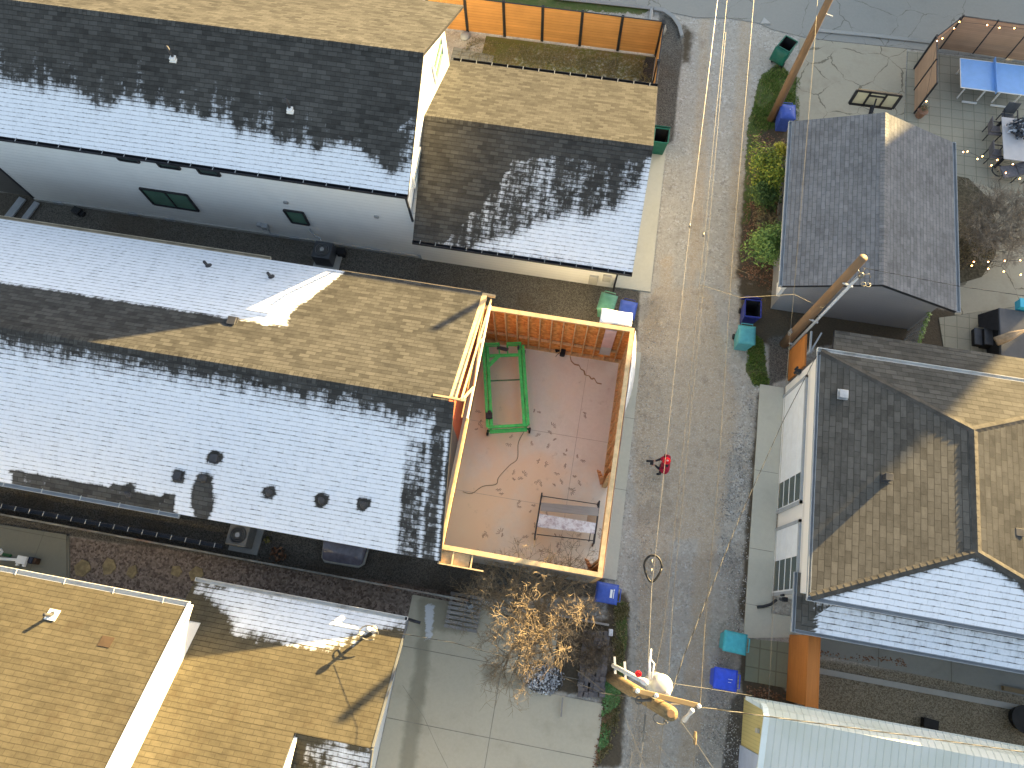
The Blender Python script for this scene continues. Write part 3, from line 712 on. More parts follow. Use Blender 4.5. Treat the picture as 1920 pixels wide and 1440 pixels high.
gutter(H, (-6.12, 12.1, GE), (1.72, 12.1, GE), (0, -1, 0), M['gutterblack'], .55)
gutter(H, (-6.3, 20.15, GE), (1.72, 20.15, GE), (0, 1, 0), M['gutterblack'], .6)
mb = MB(); a = at(1153, 540); mb.tube([(1.30, 12.0, 2.7), (1.30, 12.72, 2.45), (1.30, 12.76, .25), (1.30, 12.6, .1)], .045, 4); mb.build('downspout', M['gutterblack'], H)
mb = MB(); mb.tube([(-6.28, 12.5, 4.9), (-6.26, 12.75, 4.6), (-6.26, 12.78, 2.9)], .045, 4); mb.build('downspout', M['gutterblack'], H)
for px, py, w_, h_ in ((1112, 527, .34, .6), (1138, 520, .3, .42)):
    a = ony(px, py, 12.82); mb = MB(); mb.obox((a.x, 12.78, max(a.z, .5)), (w_, .1, h_)); mb.build('electric_meter_box', M['curb'], H, bevel=.01)
mb = MB(); a = at(780, 476, .1); mb.tube([a, a + Vector((.2, -.12, .03)), a + Vector((.42, -.05, 0))], .04, 6); mb.build('drain_pipe', M['guttergrey'], H)

# ================================================================== MIDDLE HOUSE (frosted roof)
H = thing('house', 'long low house with white frosted dark roof, golden sunlit south slope and open framed end', 'house', (-15, 5.9, 0))
ME, MR, MY = 3.2, 5.15, 5.75; MS_ = (MR - ME) / (MY - 1.34)
mb = MB(); gable_wall(mb, -26, -3.45, 1.8, 9.95, 0, ME + .44 * MS_ - .16, ME + .35 * MS_ - .16, MY, MR - .17); mb.build('wall', M['darksiding'], H)
mb = MB(); gable_wall(mb, -3.445, -3.53, 5.8, 9.95, .05, 4.9, ME - .05, 5.82, MR - .3); mb.build('gable_sheathing', M['redosb'], H)
e1 = interp([(0, 530), (470, 604)]); 
vx = sdist([(-100, 300), (650, 506), (600, 545), (560, 572), (545, 590), (540, 612), (500, 612), (470, 604), (0, 530), (-100, 514)])
def snow_ms(x, y):
    s = .62 + vx(x, y) / 9
    if y > e1(x) - 16: s -= .16
    return min(s, .98)
roof_plane(H, 'roof', [(-3.22, 10.3, ME), (-26.4, 10.3, ME), (-26.4, MY, MR), (-3.28, MY, MR)], M['roofdark'], snow_ms, .13)
mel = [(403, 858, 14, 12), (335, 893, 13, 12), (380, 935, 19, 40), (383, 898, 13, 11), (505, 922, 12, 11), (603, 937, 13, 12), (682, 945, 12, 11), (242, 925, 13, 18)]
def snow_mn(x, y):
    yr = 615 + x * .1714; ye = 912 + x * .166
    d = y - yr - 14; s = .46 + (d - 10) / 75 + .16 * mnoise.noise((x * .05, y * .02, 8))
    xr = x + (y - 760) * .085
    if xr > 768:
        s = min(s, .74 + .14 * mnoise.noise((x * .04, y * .04, 1)))
        if 792 < xr < 810 and y > 830: s = .46
        if 815 < xr < 838 and y > 800: s = .38 + .15 * mnoise.noise((x * .06, y * .03, 3))
        if xr > 846 or (y < 808 and xr > 820): s = .08
        if y > 905 and xr < 792: s = min(s, .5)
    elif xr > 730 and y < 900: s -= .22 + .2 * mnoise.noise((x * .05, y * .03, 9))
    for cx, cy, rx, ry in mel:
        q = math.hypot((x - cx) / rx, (y - cy) / ry)
        if q < 1.25: s = min(s, (q - .9) * 3)
    de = ye - y
    if 20 < x < 330 and de < 34 + 14 * mnoise.noise((x * .03, 2, 2)): s = min(s, .18 + .2 * mnoise.noise((x * .05, y * .2, 6)))
    return clamp(s, 0, 1)
roof_plane(H, 'roof', [(-26.4, 1.34, ME), (-2.80, 1.34, ME), (-3.10, MY, MR), (-26.4, MY, MR)], M['roofdark'], snow_mn, .13)
ridge_cap(H, (-26.4, MY, MR), (-3.28, MY, MR), M['roofdark'], MS_, (MR - ME) / (10.3 - MY), snow=.0)
gutter(H, (-26.4, 10.3, ME), (at(505, 489, ME).x, 10.3, ME), (0, 1, 0), plain('tan_gutter', (.42, .36, .27), .5, .2), 30)
gutter(H, (-26.4, 1.34, ME), (at(332, 975, ME).x, 1.34, ME), (0, -1, 0), M['guttergrey'], 1.2, M['gutterwhite'])
mb = MB(); mb.beam((-3.3, 10.31, ME - .06), (at(640, 512, ME).x, 10.31, ME - .06), .03, .14); mb.build('fascia', M['stud'], H)
for px, py, z in ((390, 499, 3.68), (508, 520, 3.72)): pipe_vent(H, px, py, onsl(px, py, 10.3, ME, -(MR - ME) / (10.3 - MY)), .05, .32)
hood_vent(H, 436, 603, onsl(436, 603, 10.3, ME, -(MR - ME) / (10.3 - MY)), s=.24, h=.1)
for px, py, z in ((403, 860, 4.05), (335, 893, 3.75)): hood_vent(H, px, py, onsl(px, py, 1.34, ME, MS_), M['lead'], .2, .12)
for px, py, z in ((505, 922, 3.8), (603, 937, 3.8), (682, 945, 3.82), (242, 927, 3.45)): pipe_vent(H, px, py, onsl(px, py, 1.34, ME, MS_), .06, .2)
pipe_vent(H, 382, 897, onsl(382, 897, 1.34, ME, MS_), .11, .12, M['lead'])

# ================================================================== FRAMED GARAGE
F = thing('unfinished_garage', 'roofless garage of raw yellow and orange stud framing around a dusty concrete floor', 'building site', (-.5, 6, 0))
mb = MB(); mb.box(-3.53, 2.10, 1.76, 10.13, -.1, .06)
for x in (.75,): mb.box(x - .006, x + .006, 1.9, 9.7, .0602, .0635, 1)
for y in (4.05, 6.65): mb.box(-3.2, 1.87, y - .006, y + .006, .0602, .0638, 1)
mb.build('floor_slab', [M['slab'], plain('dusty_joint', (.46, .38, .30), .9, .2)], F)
ZP = 3.1
def stud_wall(name, axis, a0, a1, c0, c1, skip=(), sheath=None, smat=None, bottom=True, ztop=ZP, plates=2, ov=0, sp=.406, sh_off=1, sheathz=None):
    # axis 'x': runs along x from a0 to a1, thickness c0..c1 in y
    mb = MB()
    def bx(m, p0, p1, q0, q1, z0, z1, k=0):
        if axis == 'x': m.box(p0, p1, q0, q1, z0, z1, k)
        else: m.box(q0, q1, p0, p1, z0, z1, k)
    for k in range(plates):
        bx(mb, a0 - (0 if k else ov), a1, c0 - .002 * k, c1 + .002 * k, ztop - .04 * (plates - k), ztop - .04 * (plates - k - 1) - .001)
    wl = mb.build(name, M['plate'], F)
    if bottom:
        segs = [(a0, a1)]
        for s0, s1 in skip: segs = [q for (u, v) in segs for q in ((u, s0), (s1, v)) if q[1] - q[0] > .05]
        for u, v in segs: b = MB(); bx(b, u, v, c0, c1, .061, .10); b.build('bottom_plate', M['stud'], wl)
    n = int((a1 - a0) / sp)
    for i in range(n + 1):
        x = min(a0 + .02 + i * sp, a1 - .02)
        if any(s0 - .02 < x < s1 + .02 for s0, s1 in skip): continue
        s = MB(); bx(s, x - .019, x + .019, c0 + .003, c1 - .003, .101, ztop - .04 * plates); s.build('stud', M['stud'], wl)
    for s0, s1 in skip:
        h = MB(); bx(h, s0, s1, c0 + .02, c1 - .02, 2.3, ztop - .04 * plates); h.build('header', M['stud'], wl)
        for e in (s0 - .04, s1 + .04):
            h = MB(); bx(h, e - .04, e + .04, c0 + .003, c1 - .003, .101, 2.3); h.build('jack_stud', M['stud'], wl)
    if smat:
        s = MB(); w0, w1 = (c1 + .003, c1 + .016) if sh_off > 0 else (c0 - .016, c0 - .003); segs = [(a0, a1)]
        for s0, s1 in skip:
            segs = [q for (u, v) in segs for q in ((u, s0), (s1, v)) if q[1] - q[0] > .05]; bx(s, s0, s1, w0, w1, 2.3, ztop - .08)
        for u, v in segs: bx(s, u, v, w0, w1, .061, ztop - .08)
        s.build('sheathing', smat, wl)
    return wl
ws = stud_wall('south_wall_frame', 'x', -3.2, 2.02, 9.74, 9.88, smat=M['osb'])
mb = MB(); mb.box(-3.2, 2.03, 9.898, 9.902, .1, 3.03); mb.build('house_wrap', M['wrap'], ws)
mb = MB()
for i in range(12): mb.box(-3.2 + .43 + i * .406 - .36, -3.2 + .43 + i * .406 - .04, 9.76, 9.86, .95, .99)
mb.build('blocking', M['stud'], ws)
mb = MB(); mb.box(1.08, 1.46, 9.715, 9.738, 1.45, 2.98, 0); mb.box(1.08, 1.46, 9.715, 9.738, .75, 1.44, 1); mb.box(1.04, 1.50, 9.71, 9.736, .70, .745, 2)
mb.build('covered_opening', [plain('pink_film', (.62, .42, .38), .5, .1), M['curb'], M['stud']], ws)
we = stud_wall('east_wall_frame', 'y', 1.71, 9.735, 1.88, 2.02, skip=((2.3, 5.0),), smat=M['osb'])
wn = stud_wall('north_wall_frame', 'x', -3.2, 1.875, 1.71, 1.85, smat=plain('grey_sheathing', (.22, .21, .20), .8, .15), sh_off=-1, plates=2)
mb = MB(); mb.box(-2.93, -2.85, 1.86, 5.9, 2.94, 3.09); ww = mb.build('west_header', M['plate'], F)
mb = MB(); mb.box(-3.28, -3.19, 1.86, 9.7, .061, .12); mb.build('sill_plate', M['stud'], ww)
# corner packs beside the door opening, lying in from the wall
for y in (5.12, 2.18):
    mb = MB()
    for k in range(3): mb.beam((1.86, y + .02 * k, .10 + .0 * k), (1.72 - .06 * k, y + .09 * k - .05, 1.5), .04, .13)
    mb.build('loose_brace', plain('orange_lumber', (.56, .25, .10), .7, .2), we)
# lookout ladder at the north eave
mb = MB(); mb.box(-2.9, -1.5, 1.27, 1.31, 2.98, 3.08); 
for x in (-2.88, -2.5, -1.92): mb.box(x, x + .04, 1.31, 1.705, 2.98, 3.08)
mb.box(-2.86, -1.97, 1.32, 1.70, 2.965, 2.978); mb.build('eave_lookout', M['plate'], wn)
# house wrap on the outside, loose flap catching the sun
nx, ny = 3, 26; mb = MB()
for j in range(ny + 1):
    y = 1.8 + 8.05 * j / ny
    for i in range(nx + 1):
        z = .1 + 2.9 * i / nx; b = .02 + .05 * abs(mnoise.noise((y * .9, z * .8, 3)))
        if y > 6.0: b += .36 * math.sin(math.pi * clamp((y - 6.0) / 4.6) ** 1.6) * (.35, 1.0, .62, 0)[i]
        mb.v.append(Vector((2.04 + b, y, z if i < nx else z + .06 * mnoise.noise((y, 1, 1)))))
for j in range(ny):
    if 2.3 < 1.9 + 8.25 * (j + .5) / ny < 5.0: rng = (nx - 1,)
    else: rng = range(nx)
    for i in rng: a = j * (nx + 1) + i; mb.f.append((a, a + nx + 1, a + nx + 2, a + 1)); mb.m.append(0)
o = mb.build('house_wrap', M['wrap'], we, True); sm = o.modifiers.new('thick', 'SOLIDIFY'); sm.thickness = .004
# south-east wrap flap above the bins
a = [at(1130, 571, 3.02), at(1188, 581, 3.0), at(1184, 612, 3.06), at(1124, 604, 3.08)]
mb = MB(); n = 7
for j in range(n + 1):
    for i in range(n + 1):
        p = a[3].lerp(a[2], i / n).lerp(a[0].lerp(a[1], i / n), j / n); p.z += .05 * mnoise.noise((p.x * 2.5, p.y * 2.5, 0)) - .28 * (j / n) ** 2; mb.v.append(p)
for j in range(n):
    for i in range(n): q = j * (n + 1) + i; mb.f.append((q, q + 1, q + n + 2, q + n + 1)); mb.m.append(0)
o = mb.build('wrap_flap', M['wrap'], ws, True); sm = o.modifiers.new('thick', 'SOLIDIFY'); sm.thickness = .02
# trusses against the old roof
def truss(x, dx=0.0, web=True):
    mb = MB(); hs = (10.05, 3.22); pk = (5.85, MR - .06)
    mb.beam((x, hs[0], hs[1]), (x + dx, pk[0], pk[1]), .045, .10); t = mb.build('roof_truss', M['plate'], F)
    b = MB(); b.beam((x, 9.9, 3.15), (x, 5.85, 3.15), .06 if web else .03, .09); b.build('bottom_chord', M['white2'] if web else M['plate'], t)  # white on the webbed truss paints in the chord's sunlit look
    if web:
        for (y0, z0), (y1, z1) in (((8.6, 3.2), (8.2, 3.95)), ((8.2, 3.95), (6.9, 3.2)), ((6.9, 3.2), (5.95, 4.95))):
            b = MB(); b.beam((x, y0, z0), (x, y1, z1), .04, .09); b.build('web', M['plate'], t)
    return t
truss(-2.88, -.03, True); truss(-3.06, -.02, False)
ys_ = [10.22 - .11 * k for k in range(41)]; mb = MB()
for k in range(40):
    y0, y1 = ys_[k], ys_[k + 1]; xr = [-3.06 + .03 * mnoise.noise((q * 3, 2, 0)) for q in (y0, y1)]; zz0 = [ME + (10.3 - q) * .428 - .035 for q in (y0, y1)]
    mb.add([(-3.4, y0, zz0[0]), (-3.4, y1, zz0[1]), (xr[1], y1, zz0[1]), (xr[0], y0, zz0[0])], [(0, 1, 2, 3)])
o = mb.build('exposed_sheathing', M['plate'], F); sm = o.modifiers.new('thick', 'SOLIDIFY'); sm.thickness = .015
mb = MB(); mb.beam((-3.75, 5.86, MR - .02), (-2.78, 5.86, MR - .06), .06, .07); mb.build('ridge_stub', M['plate'], F)
mb = MB(); mb.beam((-3.5, 10.26, 3.12), (-2.78, 10.26, 3.10), .06, .16); mb.build('fascia_stub', M['plate'], F)
# boot and tyre marks dried on the slab
mb = MB(); rg = random.Random(5)
def fan(c, s, a0):
    for k in range(5):
        a = a0 + (k - 2) * .5; p = Vector((c[0], c[1], .0625)) + Vector((math.cos(a), math.sin(a), 0)) * s * .35; q = p + Vector((math.cos(a), math.sin(a), 0)) * s * rg.uniform(.5, .8)
        mb.beam(p, q, .02, .002)
for px, py in ((955, 770 + 60), (1010, 775), (1025, 835), (1060, 850), (1000, 830), (1005, 900), (1020, 870), (980, 890), (1045, 885), (935, 915), (1085, 855), (1070, 920), (1060, 945), (1020, 955), (1000, 985), (1012, 1035), (940, 1000), (985, 1010), (915, 1000), (1045, 1030), (1085, 1000), (1120, 1005), (1050, 1010), (1035, 800), (1100, 780), (895, 775), (898, 800), (1090, 905), (1050, 905), (970, 940), (960, 885), (1000, 945)):
    p = at(px, py, .06); fan((p.x, p.y), rg.uniform(.09, .17), rg.uniform(0, 6.3)); fan((p.x + rg.uniform(-.3, .3), p.y + rg.uniform(-.3, .3)), rg.uniform(.07, .13), rg.uniform(0, 6.3))
setp(mb.build('dried_mud_mark', plain('dried_mud', (.36, .25, .18), .95, .2), F), kind='stuff')

# ================================================================== LOWER LEFT HOUSE (tan shingles)
H = thing('house', 'tan shingled house with white gutters, sunlit roof stepped beside a bright white gable wall', 'house', (-8, -4, 0))
LE = 2.4; LS = .44
mb = MB(); mb.box(-10.2, -3.95, -11, -.95, 0, LE - .05); mb.build('wall', M['white'], H)
ps = sdist([(355, 1085), (775, 1155), (748, 1172), (690, 1194), (640, 1206), (600, 1214), (540, 1206), (440, 1182), (425, 1150), (385, 1130), (352, 1120)])
def snow_ll(x, y):
    s = .55 + ps(x, y) / 40 + .22 * mnoise.noise((x * .03, y * .05, 3))
    if x < 440: s -= .006 * (440 - x)
    if y > 1180 and x > 640: s -= .1
    return min(s, .95)
roof_plane(H, 'lower_roof', [(-3.55, -.51, LE), (-10.3, -.51, LE), (-10.3, -3.81, LE + 3.30 * LS), (-3.55, -3.81, LE + 3.30 * LS)], M['rooftan'], snow_ll, .12)
roof_plane(H, 'lower_roof', [(-5.7, -3.815, LE + 3.305 * LS), (-10.3, -3.815, LE + 3.305 * LS), (-10.3, -9.5, LE + 8.99 * LS), (-5.7, -9.5, LE + 8.99 * LS)], M['rooftan'])
def snow_lb(x, y): return .50 + .2 * mnoise.noise((x * .04, y * .04, 2)) - (.25 if y < 1392 + (x - 560) * .16 else 0) - (.3 if x < 572 else 0) + (.2 if x > 610 else 0)
roof_plane(H, 'lower_roof', [(-5.66, -7.1, LE), (-3.55, -7.1, LE), (-3.55, -3.825, LE + 3.29 * LS), (-5.66, -3.825, LE + 3.29 * LS)], M['rooftan'], snow_lb, .12)
mb = MB(); mb.add([(-5.69, -3.9, 3.8), (-5.69, -9.4, 3.8), (-5.69, -9.4, LE + 8.85 * LS), (-5.60, -3.9, 3.8), (-5.60, -9.4, 3.8), (-5.60, -9.4, LE + 8.85 * LS)], [(0, 1, 2)[::-1], (3, 4, 5), (0, 2, 5, 3), (0, 3, 4, 1), (1, 4, 5, 2)]); mb.build('side_wall', M['white2'], H)
gutter(H, (-10.3, -.51, LE), (-3.55, -.51, LE), (0, 1, 0), M['gutterwhite'], 30)
mb = MB(); mb.beam((-3.53, -.51, LE - .07), (-3.53, -3.81, LE + 3.30 * LS - .07), .05, .16); mb.beam((-3.53, -3.81, LE + 3.30 * LS - .07), (-3.53, -7.1, LE - .07), .05, .16); mb.build('rake_board', plain('grey_rake_paint', (.10, .105, .11), .6, .1), H)
UE, US = 4.4, .43
roof_plane(H, 'upper_roof', [(-9.38, -1.17, UE), (-27, -1.17, UE), (-27, -9.5, UE + 8.33 * US), (-9.38, -9.5, UE + 8.33 * US)], M['rooftan'])
mb = MB(); gable_wall(mb, -26.5, -9.52, -17.5, -1.62, 0, UE - .1, UE + .05, -9.5, UE + 8.2 * US); mb.build('upper_wall', M['white2'], H)
gutter(H, (-27, -1.17, UE), (-9.36, -1.17, UE), (0, 1, 0), M['gutterwhite'], 1.4, M['gutterwhite'], .14)
mb = MB(); mb.beam((-9.37, -1.10, UE - .09), (-9.37, -9.5, UE + 8.33 * US - .09), .04, .2); mb.box(-9.52, -9.36, -1.62, -1.1, UE - .32, UE - .2); mb.build('rake_board', M['white2'], H)
pv = pipe_vent(H, 98, 1153, onsl(98, 1153, -1.17, UE, -US), .05, .34); 
mb = MB(); zf = onsl(98, 1153, -1.17, UE, -US) + .02; p = at(98, 1153, zf); mb.obox((p.x, p.y, zf), (.3, .3, .04), 0, 0, 1, Matrix.Rotation(-math.atan(US), 3, 'X')); mb.build('vent_flashing', M['white2'], H)
p = at(199, 1203, onsl(199, 1203, -1.17, UE, -US)); mb = MB(); mb.obox(p + Vector((0, 0, .012)), (.34, .28, .012), 0, 0, 1, Matrix.Rotation(-math.atan(US), 3, 'X')); mb.build('replaced_shingle', plain('brown_patch', (.05, .033, .021), .9, .2), H)
# service mast with cable loop on the lower roof
p = at(700, 1180, 2.7); mb = MB(); mb.cyl(p, .05, 2.6, 3.35, n=8); mb.cyl(p, .13, 2.62, 2.78, .06, 10); mb.ball((p.x, p.y, 3.4), .09, .09, .11); mb.build('service_mast', M['pvc'], H, True)
mb = MB(); mb.tube([p + Vector((.28 * math.cos(t) - .03, .2 * math.sin(t) - .1, .4 + .05 * math.sin(2 * t))) for t in [i * .42 for i in range(14)]], .018, 6); mb.build('cable_loop', M['wirewhite'], H, True)
p = at(768, 1166, 2.4); mb = MB(); mb.tube([(-3.62, -.44, 2.32), (-3.4, -.48, 2.0), (-3.2, -.5, 1.95)], .05, 6); mb.build('downspout', M['gutterblack'], H)
# ================================================================== GREY GARAGE (top right)
H = thing('garage', 'grey detached garage with blue-grey shingle roof beside the alley hedge', 'garage', (9.9, 16, 0))
BE, BR_ = 2.5, 3.55; BS = (BR_ - BE) / 2.95
mb = MB(); p = [(7.33, 0), (12.5, 0), (12.5, BE + .35 * BS - .14), (9.9, BR_ - .15), (7.33, BE + .38 * BS - .14)]
mb.add([(a, 12.95, b) for a, b in p] + [(a, 19.3, b) for a, b in p], [(0, 1, 2, 3, 4), (5, 6, 7, 8, 9)[::-1]] + [(i, 5 + i, 5 + (i + 1) % 5, (i + 1) % 5) for i in range(5)]); mb.build('wall', M['greysiding'], H)
roof_plane(H, 'roof', [(6.95, 19.62, BE), (6.95, 12.6, BE), (9.9, 12.6, BR_), (9.9, 19.62, BR_)], M['roofblue'])
roof_plane(H, 'roof', [(12.85, 12.6, BE), (12.85, 19.62, BE), (9.9, 19.62, BR_), (9.9, 12.6, BR_)], M['roofblue'])
ridge_cap(H, (9.9, 12.6, BR_), (9.9, 19.62, BR_), M['roofblue'], BS, BS, across=(1, 0, 0))
gutter(H, (6.95, 12.6, BE), (6.95, 19.62, BE), (-1, 0, 0), M['guttergrey'], 30); gutter(H, (12.85, 12.6, BE), (12.85, 19.62, BE), (1, 0, 0), M['guttergrey'], 30)
mb = MB(); mb.box(7.20, 7.325, 12.98, 13.5, 1.0, 2.45); mb.build('white_door_trim', M['white2'], H)
mb = MB(); mb.box(12.55, 12.9, 13.4, 15.0, 2.3, 2.36); mb.build('side_ledge', M['guttergrey'], H)

# ================================================================== RIGHT HOUSE
H = thing('house', 'cream house with two garage doors on the alley and a half-sunlit hipped shingle roof', 'house', (12, 6, 0))
RE, RR = 3.3, 4.03; RX0, RX1, RXR = 8.05, 17.6, 12.38; RS, RN, RYS, RYN = 9.98, 2.22, 7.84, 4.19
mb = MB(); mb.box(8.03, 16.3, 2.35, 9.85, 0, RE - .16); mb.build('wall', M['cream'], H)
roof_plane(H, 'roof', [(RX0, RS, RE), (RX0, RN, RE), (RXR, RYN, RR), (RXR, RYS, RR)], M['roofR'], lambda x, y: 0.0)
roof_plane(H, 'roof', [(RX1, RS, RE), (RX0, RS, RE), (RXR, RYS, RR), (RXR, RYS, RR)], M['roofR'])
yt = interp([(1530, 1118), (1600, 1096), (1700, 1068), (1816, 1036), (1880, 1070), (1930, 1105)])
def snow_rn(x, y):
    d = y - yt(x); s = .5 + (d - 7) / 22 + .15 * mnoise.noise((x * .06, y * .06, 2))
    if 1700 < x < 1815: s -= .25 * clamp(1 - d / 50)
    return min(s, .97)
roof_plane(H, 'roof', [(RX0, RN, RE), (RX1, RN, RE), (RXR, RYN, RR), (RXR, RYN, RR)], M['roofR'], snow_rn, .12)
roof_plane(H, 'roof', [(RX1, RN, RE), (RX1, RS, RE), (RXR, RYS, RR), (RXR, RYN, RR)], M['roofR'])
def onslx(px, py):
    lo, hi = 0.0, 12.0
    for _ in range(40):
        m = (lo + hi) / 2
        if RE + (RR - RE) / (RXR - RX0) * (at(px, py, m).x - RX0) > m: lo = m
        else: hi = m
    return lo
def hipcap(p, q):
    p, q = Vector(p), Vector(q); mb = MB(); n = int((q - p).length / .2); d = (q - p).normalized(); sd = d.cross(Vector((0, 0, 1))).normalized()
    for i in range(n):
        c = p.lerp(q, (i + .5) / n) + Vector((0, 0, .016)); mb.add([c - d * .11 - sd * .13 - Vector((0, 0, .03)), c + d * .1 - sd * .13 - Vector((0, 0, .03)), c + d * .1 + Vector((0, 0, .012)), c - d * .11 + Vector((0, 0, .022)), c + d * .1 + sd * .13 - Vector((0, 0, .03)), c - d * .11 + sd * .13 - Vector((0, 0, .03))], [(0, 1, 2, 3), (3, 2, 4, 5)])
    return mb.build('hip_cap', plain('cap_shingle', (.07, .064, .056), .9, .3, 3), H)
hipcap((RX0, RS, RE), (RXR, RYS, RR)); hipcap((RX0, RN, RE), (RXR, RYN, RR)); hipcap((RXR, RYN, RR), (RXR, RYS, RR)); hipcap((RX1, RS, RE), (RXR, RYS, RR)); hipcap((RX1, RN, RE), (RXR, RYN, RR))
gutter(H, (RX0, RN, RE), (RX0, RS, RE), (-1, 0, 0), M['guttergrey'], 30, size=.10)
gutter(H, (RX0 - .1, RS, RE), (RX1, RS, RE), (0, 1, 0), M['gutterwhite'], 30)
gutter(H, (RX0 - .1, RN, RE), (RX1, RN, RE), (0, -1, 0), M['guttergrey'], 30)
# lower roofs
PE, PT = 2.45, 2.85
def snow_rp(x, y):
    d = y - (1140 + (x - 1600) * .176); s = .62 + .2 * mnoise.noise((x * .06, y * .06, 5)) + clamp(d / 60, 0, .3)
    if x < 1528: s = .05
    return min(s, .95)
roof_plane(H, 'porch_roof', [(7.95, 1.29, PE), (17.5, 1.29, PE), (17.5, 2.34, PT), (9.1, 2.34, PT)], M['roofR'], snow_rp, .12)
roof_plane(H, 'porch_roof', [(7.95, 2.95, PE), (7.95, 1.29, PE), (9.1, 2.34, PT), (8.02, 2.95, PE + .03)], M['roofR'], lambda x, y: .5 if 1525 < x < 1600 and y < 1170 else 0.0, .12)
gutter(H, (7.95, 1.29, PE), (17.5, 1.29, PE), (0, -1, 0), M['guttergrey'], 30, size=.1); gutter(H, (7.95, 1.2, PE), (7.95, 2.95, PE), (-1, 0, 0), M['guttergrey'], 30, size=.1)
mb = MB(); mb.box(14.6, 14.72, 1.3, 1.42, 0, 2.35); mb.box(15.2, 16.2, 1.4, 2.34, 0, 2.2); mb.build('porch_post', M['trim'], H)
roof_plane(H, 'patio_roof', [(17.5, 11.15, 2.62), (8.74, 11.15, 2.62), (8.55, 10.12, 3.02), (17.5, 10.12, 3.02)], M['roofR'], None, .2)
mb = MB(); mb.box(8.9, 17.3, 9.86, 10.9, 0, 2.4); mb.build('annex_wall', M['darksiding'], H)
# garage doors
for (yb_, yt_, name) in (((8.95, 5.05), None, 'garage_door'), ((4.5, 2.75), None, 'garage_door')):
    pass
def gdoor(py0, py1, gy0):
    a = onx(*py0, 8.0); b = onx(*py1, 8.0); y0, y1 = max(a.y, b.y), min(a.y, b.y); zt = 2.25
    mb = MB(); mb.box(7.985, 8.022, y1, y0, .06, zt)
    d = mb.build('garage_door', plain('door_panel_white', (.76, .77, .78), .45, .05), H)
    f = MB(); f.box(7.955, 8.025, y0, y0 + .10, .06, zt + .1); f.box(7.955, 8.025, y1 - .1, y1, .06, zt + .1); f.box(7.955, 8.025, y1 - .1, y0 + .1, zt, zt + .1); f.build('door_frame', M['guttergrey'], d)
    gy = onx(*gy0, 8.0).y
    for k in range(4):
        z0 = .12 + k * .54; m2 = MB(); m2.box(7.972, 7.984, y1 + .06, gy, z0 + .04, z0 + .46); m2.build('glass_panel', M['glassdark'], d)
    for k in range(1, 4):
        m2 = MB(); m2.box(7.979, 7.984, gy + .03, y0, .06 + k * .55, .075 + k * .55); m2.build('panel_joint', M['white2'], d)
gdoor((1475, 742), (1465, 955), (1467, 905)); gdoor((1457, 996), (1452, 1112), (1455, 1053))
for px, py in ((1497, 697), (1471, 1124)):
    a = onx(px, py, 7.95); mb = MB(); mb.obox((7.96, a.y, a.z), (.12, .14, .2)); mb.cyl((7.88, a.y), .05, a.z - .16, a.z + .12, n=10); mb.cyl((7.88, a.y + .12), .04, a.z - .12, a.z + .1, n=10); mb.build('wall_light', M['trim'], H)
roof_plane(H, 'shade_wing_roof', [(17.65, 2.3, 3.25), (26, 2.3, 3.25), (26, 6.2, 4.4), (17.65, 6.2, 4.4)], M['roofR'], None, .5); roof_plane(H, 'shade_wing_roof', [(26, 10, 3.25), (17.65, 10, 3.25), (17.65, 6.2, 4.4), (26, 6.2, 4.4)], M['roofR'], None, .5)  # unseen wing added to shade the metal roof
mb = MB(); mb.box(17.7, 25.8, 2.5, 9.8, 0, 3.2); mb.build('shade_wing_wall', M['cream'], H)
mb = MB(); mb.tube([(7.98, 2.2, .5), (7.9, 2.05, .2), (7.7, 1.95, .12), (7.5, 1.9, .1)], .05, 6); mb.build('downspout', M['trim'], H, True)
hood_vent(H, 1660, 897, onslx(1660, 897), M['lead'], .2, .26); hood_vent(H, 1902, 1000, 3.62, M['lead'], .2, .24)
hood_vent(H, 1580, 740, onslx(1580, 740), M['steel'], .24, .10)

# ================================================================== PALE METAL BUILDING (bottom right)
H = thing('metal_building', 'metal building with a pale green ribbed roof and a yellow end wall facing the alley', 'shed', (12, -4, 0))
mb = MB(); pr = [(-.86, 2.15), (-.92, 2.5), (-1.02, 2.72), (-1.22, 2.88), (-9.2, 1.17), (-9.3, .9)]
for i in range(len(pr) - 1):
    (y0, z0), (y1, z1) = pr[i], pr[i + 1]; mb.add([(7.10, y0, z0), (24, y0, z0), (24, y1, z1), (7.10, y1, z1)], [(0, 1, 2, 3)])
mb.build('roof', M['metalroof'], H)
mb = MB(); q = [(-9.1, 0), (-.96, 0), (-.96, 2.1), (-1.22, 2.78), (-5.0, 1.97), (-9.1, 1.09)]
mb.add([(7.3, a, b) for a, b in q] + [(23.9, a, b) for a, b in q], [tuple(range(6)), tuple(range(6, 12))[::-1]] + [(i, 6 + i, 6 + (i + 1) % 6, (i + 1) % 6) for i in range(6)]); mb.build('wall', M['yellowmetal'], H)
mb = MB()
for i in range(len(pr) - 1): mb.beam((7.11, pr[i][0], pr[i][1] + .012), (7.11, pr[i + 1][0], pr[i + 1][1] + .012), .16, .05)
mb.build('edge_trim', plain('pale_trim', (.66, .72, .70), .4, .04), H)
mb = MB(); mb.beam((6.62, -.86, 2.5), (7.12, -1.05, 2.62), .10, .05); mb.beam((6.62, -.86, 2.48), (24, -.72, 2.32), .10, .05); mb.add([(6.62, -.86, 2.5), (24, -.72, 2.34), (24, -.95, 2.52), (7.12, -1.0, 2.66)], [(0, 1, 2, 3)]); mb.build('eave_strip', M['metalroof'], H)
mb = MB(); mb.box(7.255, 7.297, -5.2, -2.35, .02, 2.1); mb.build('roll_door', M['bluedoor'], H)
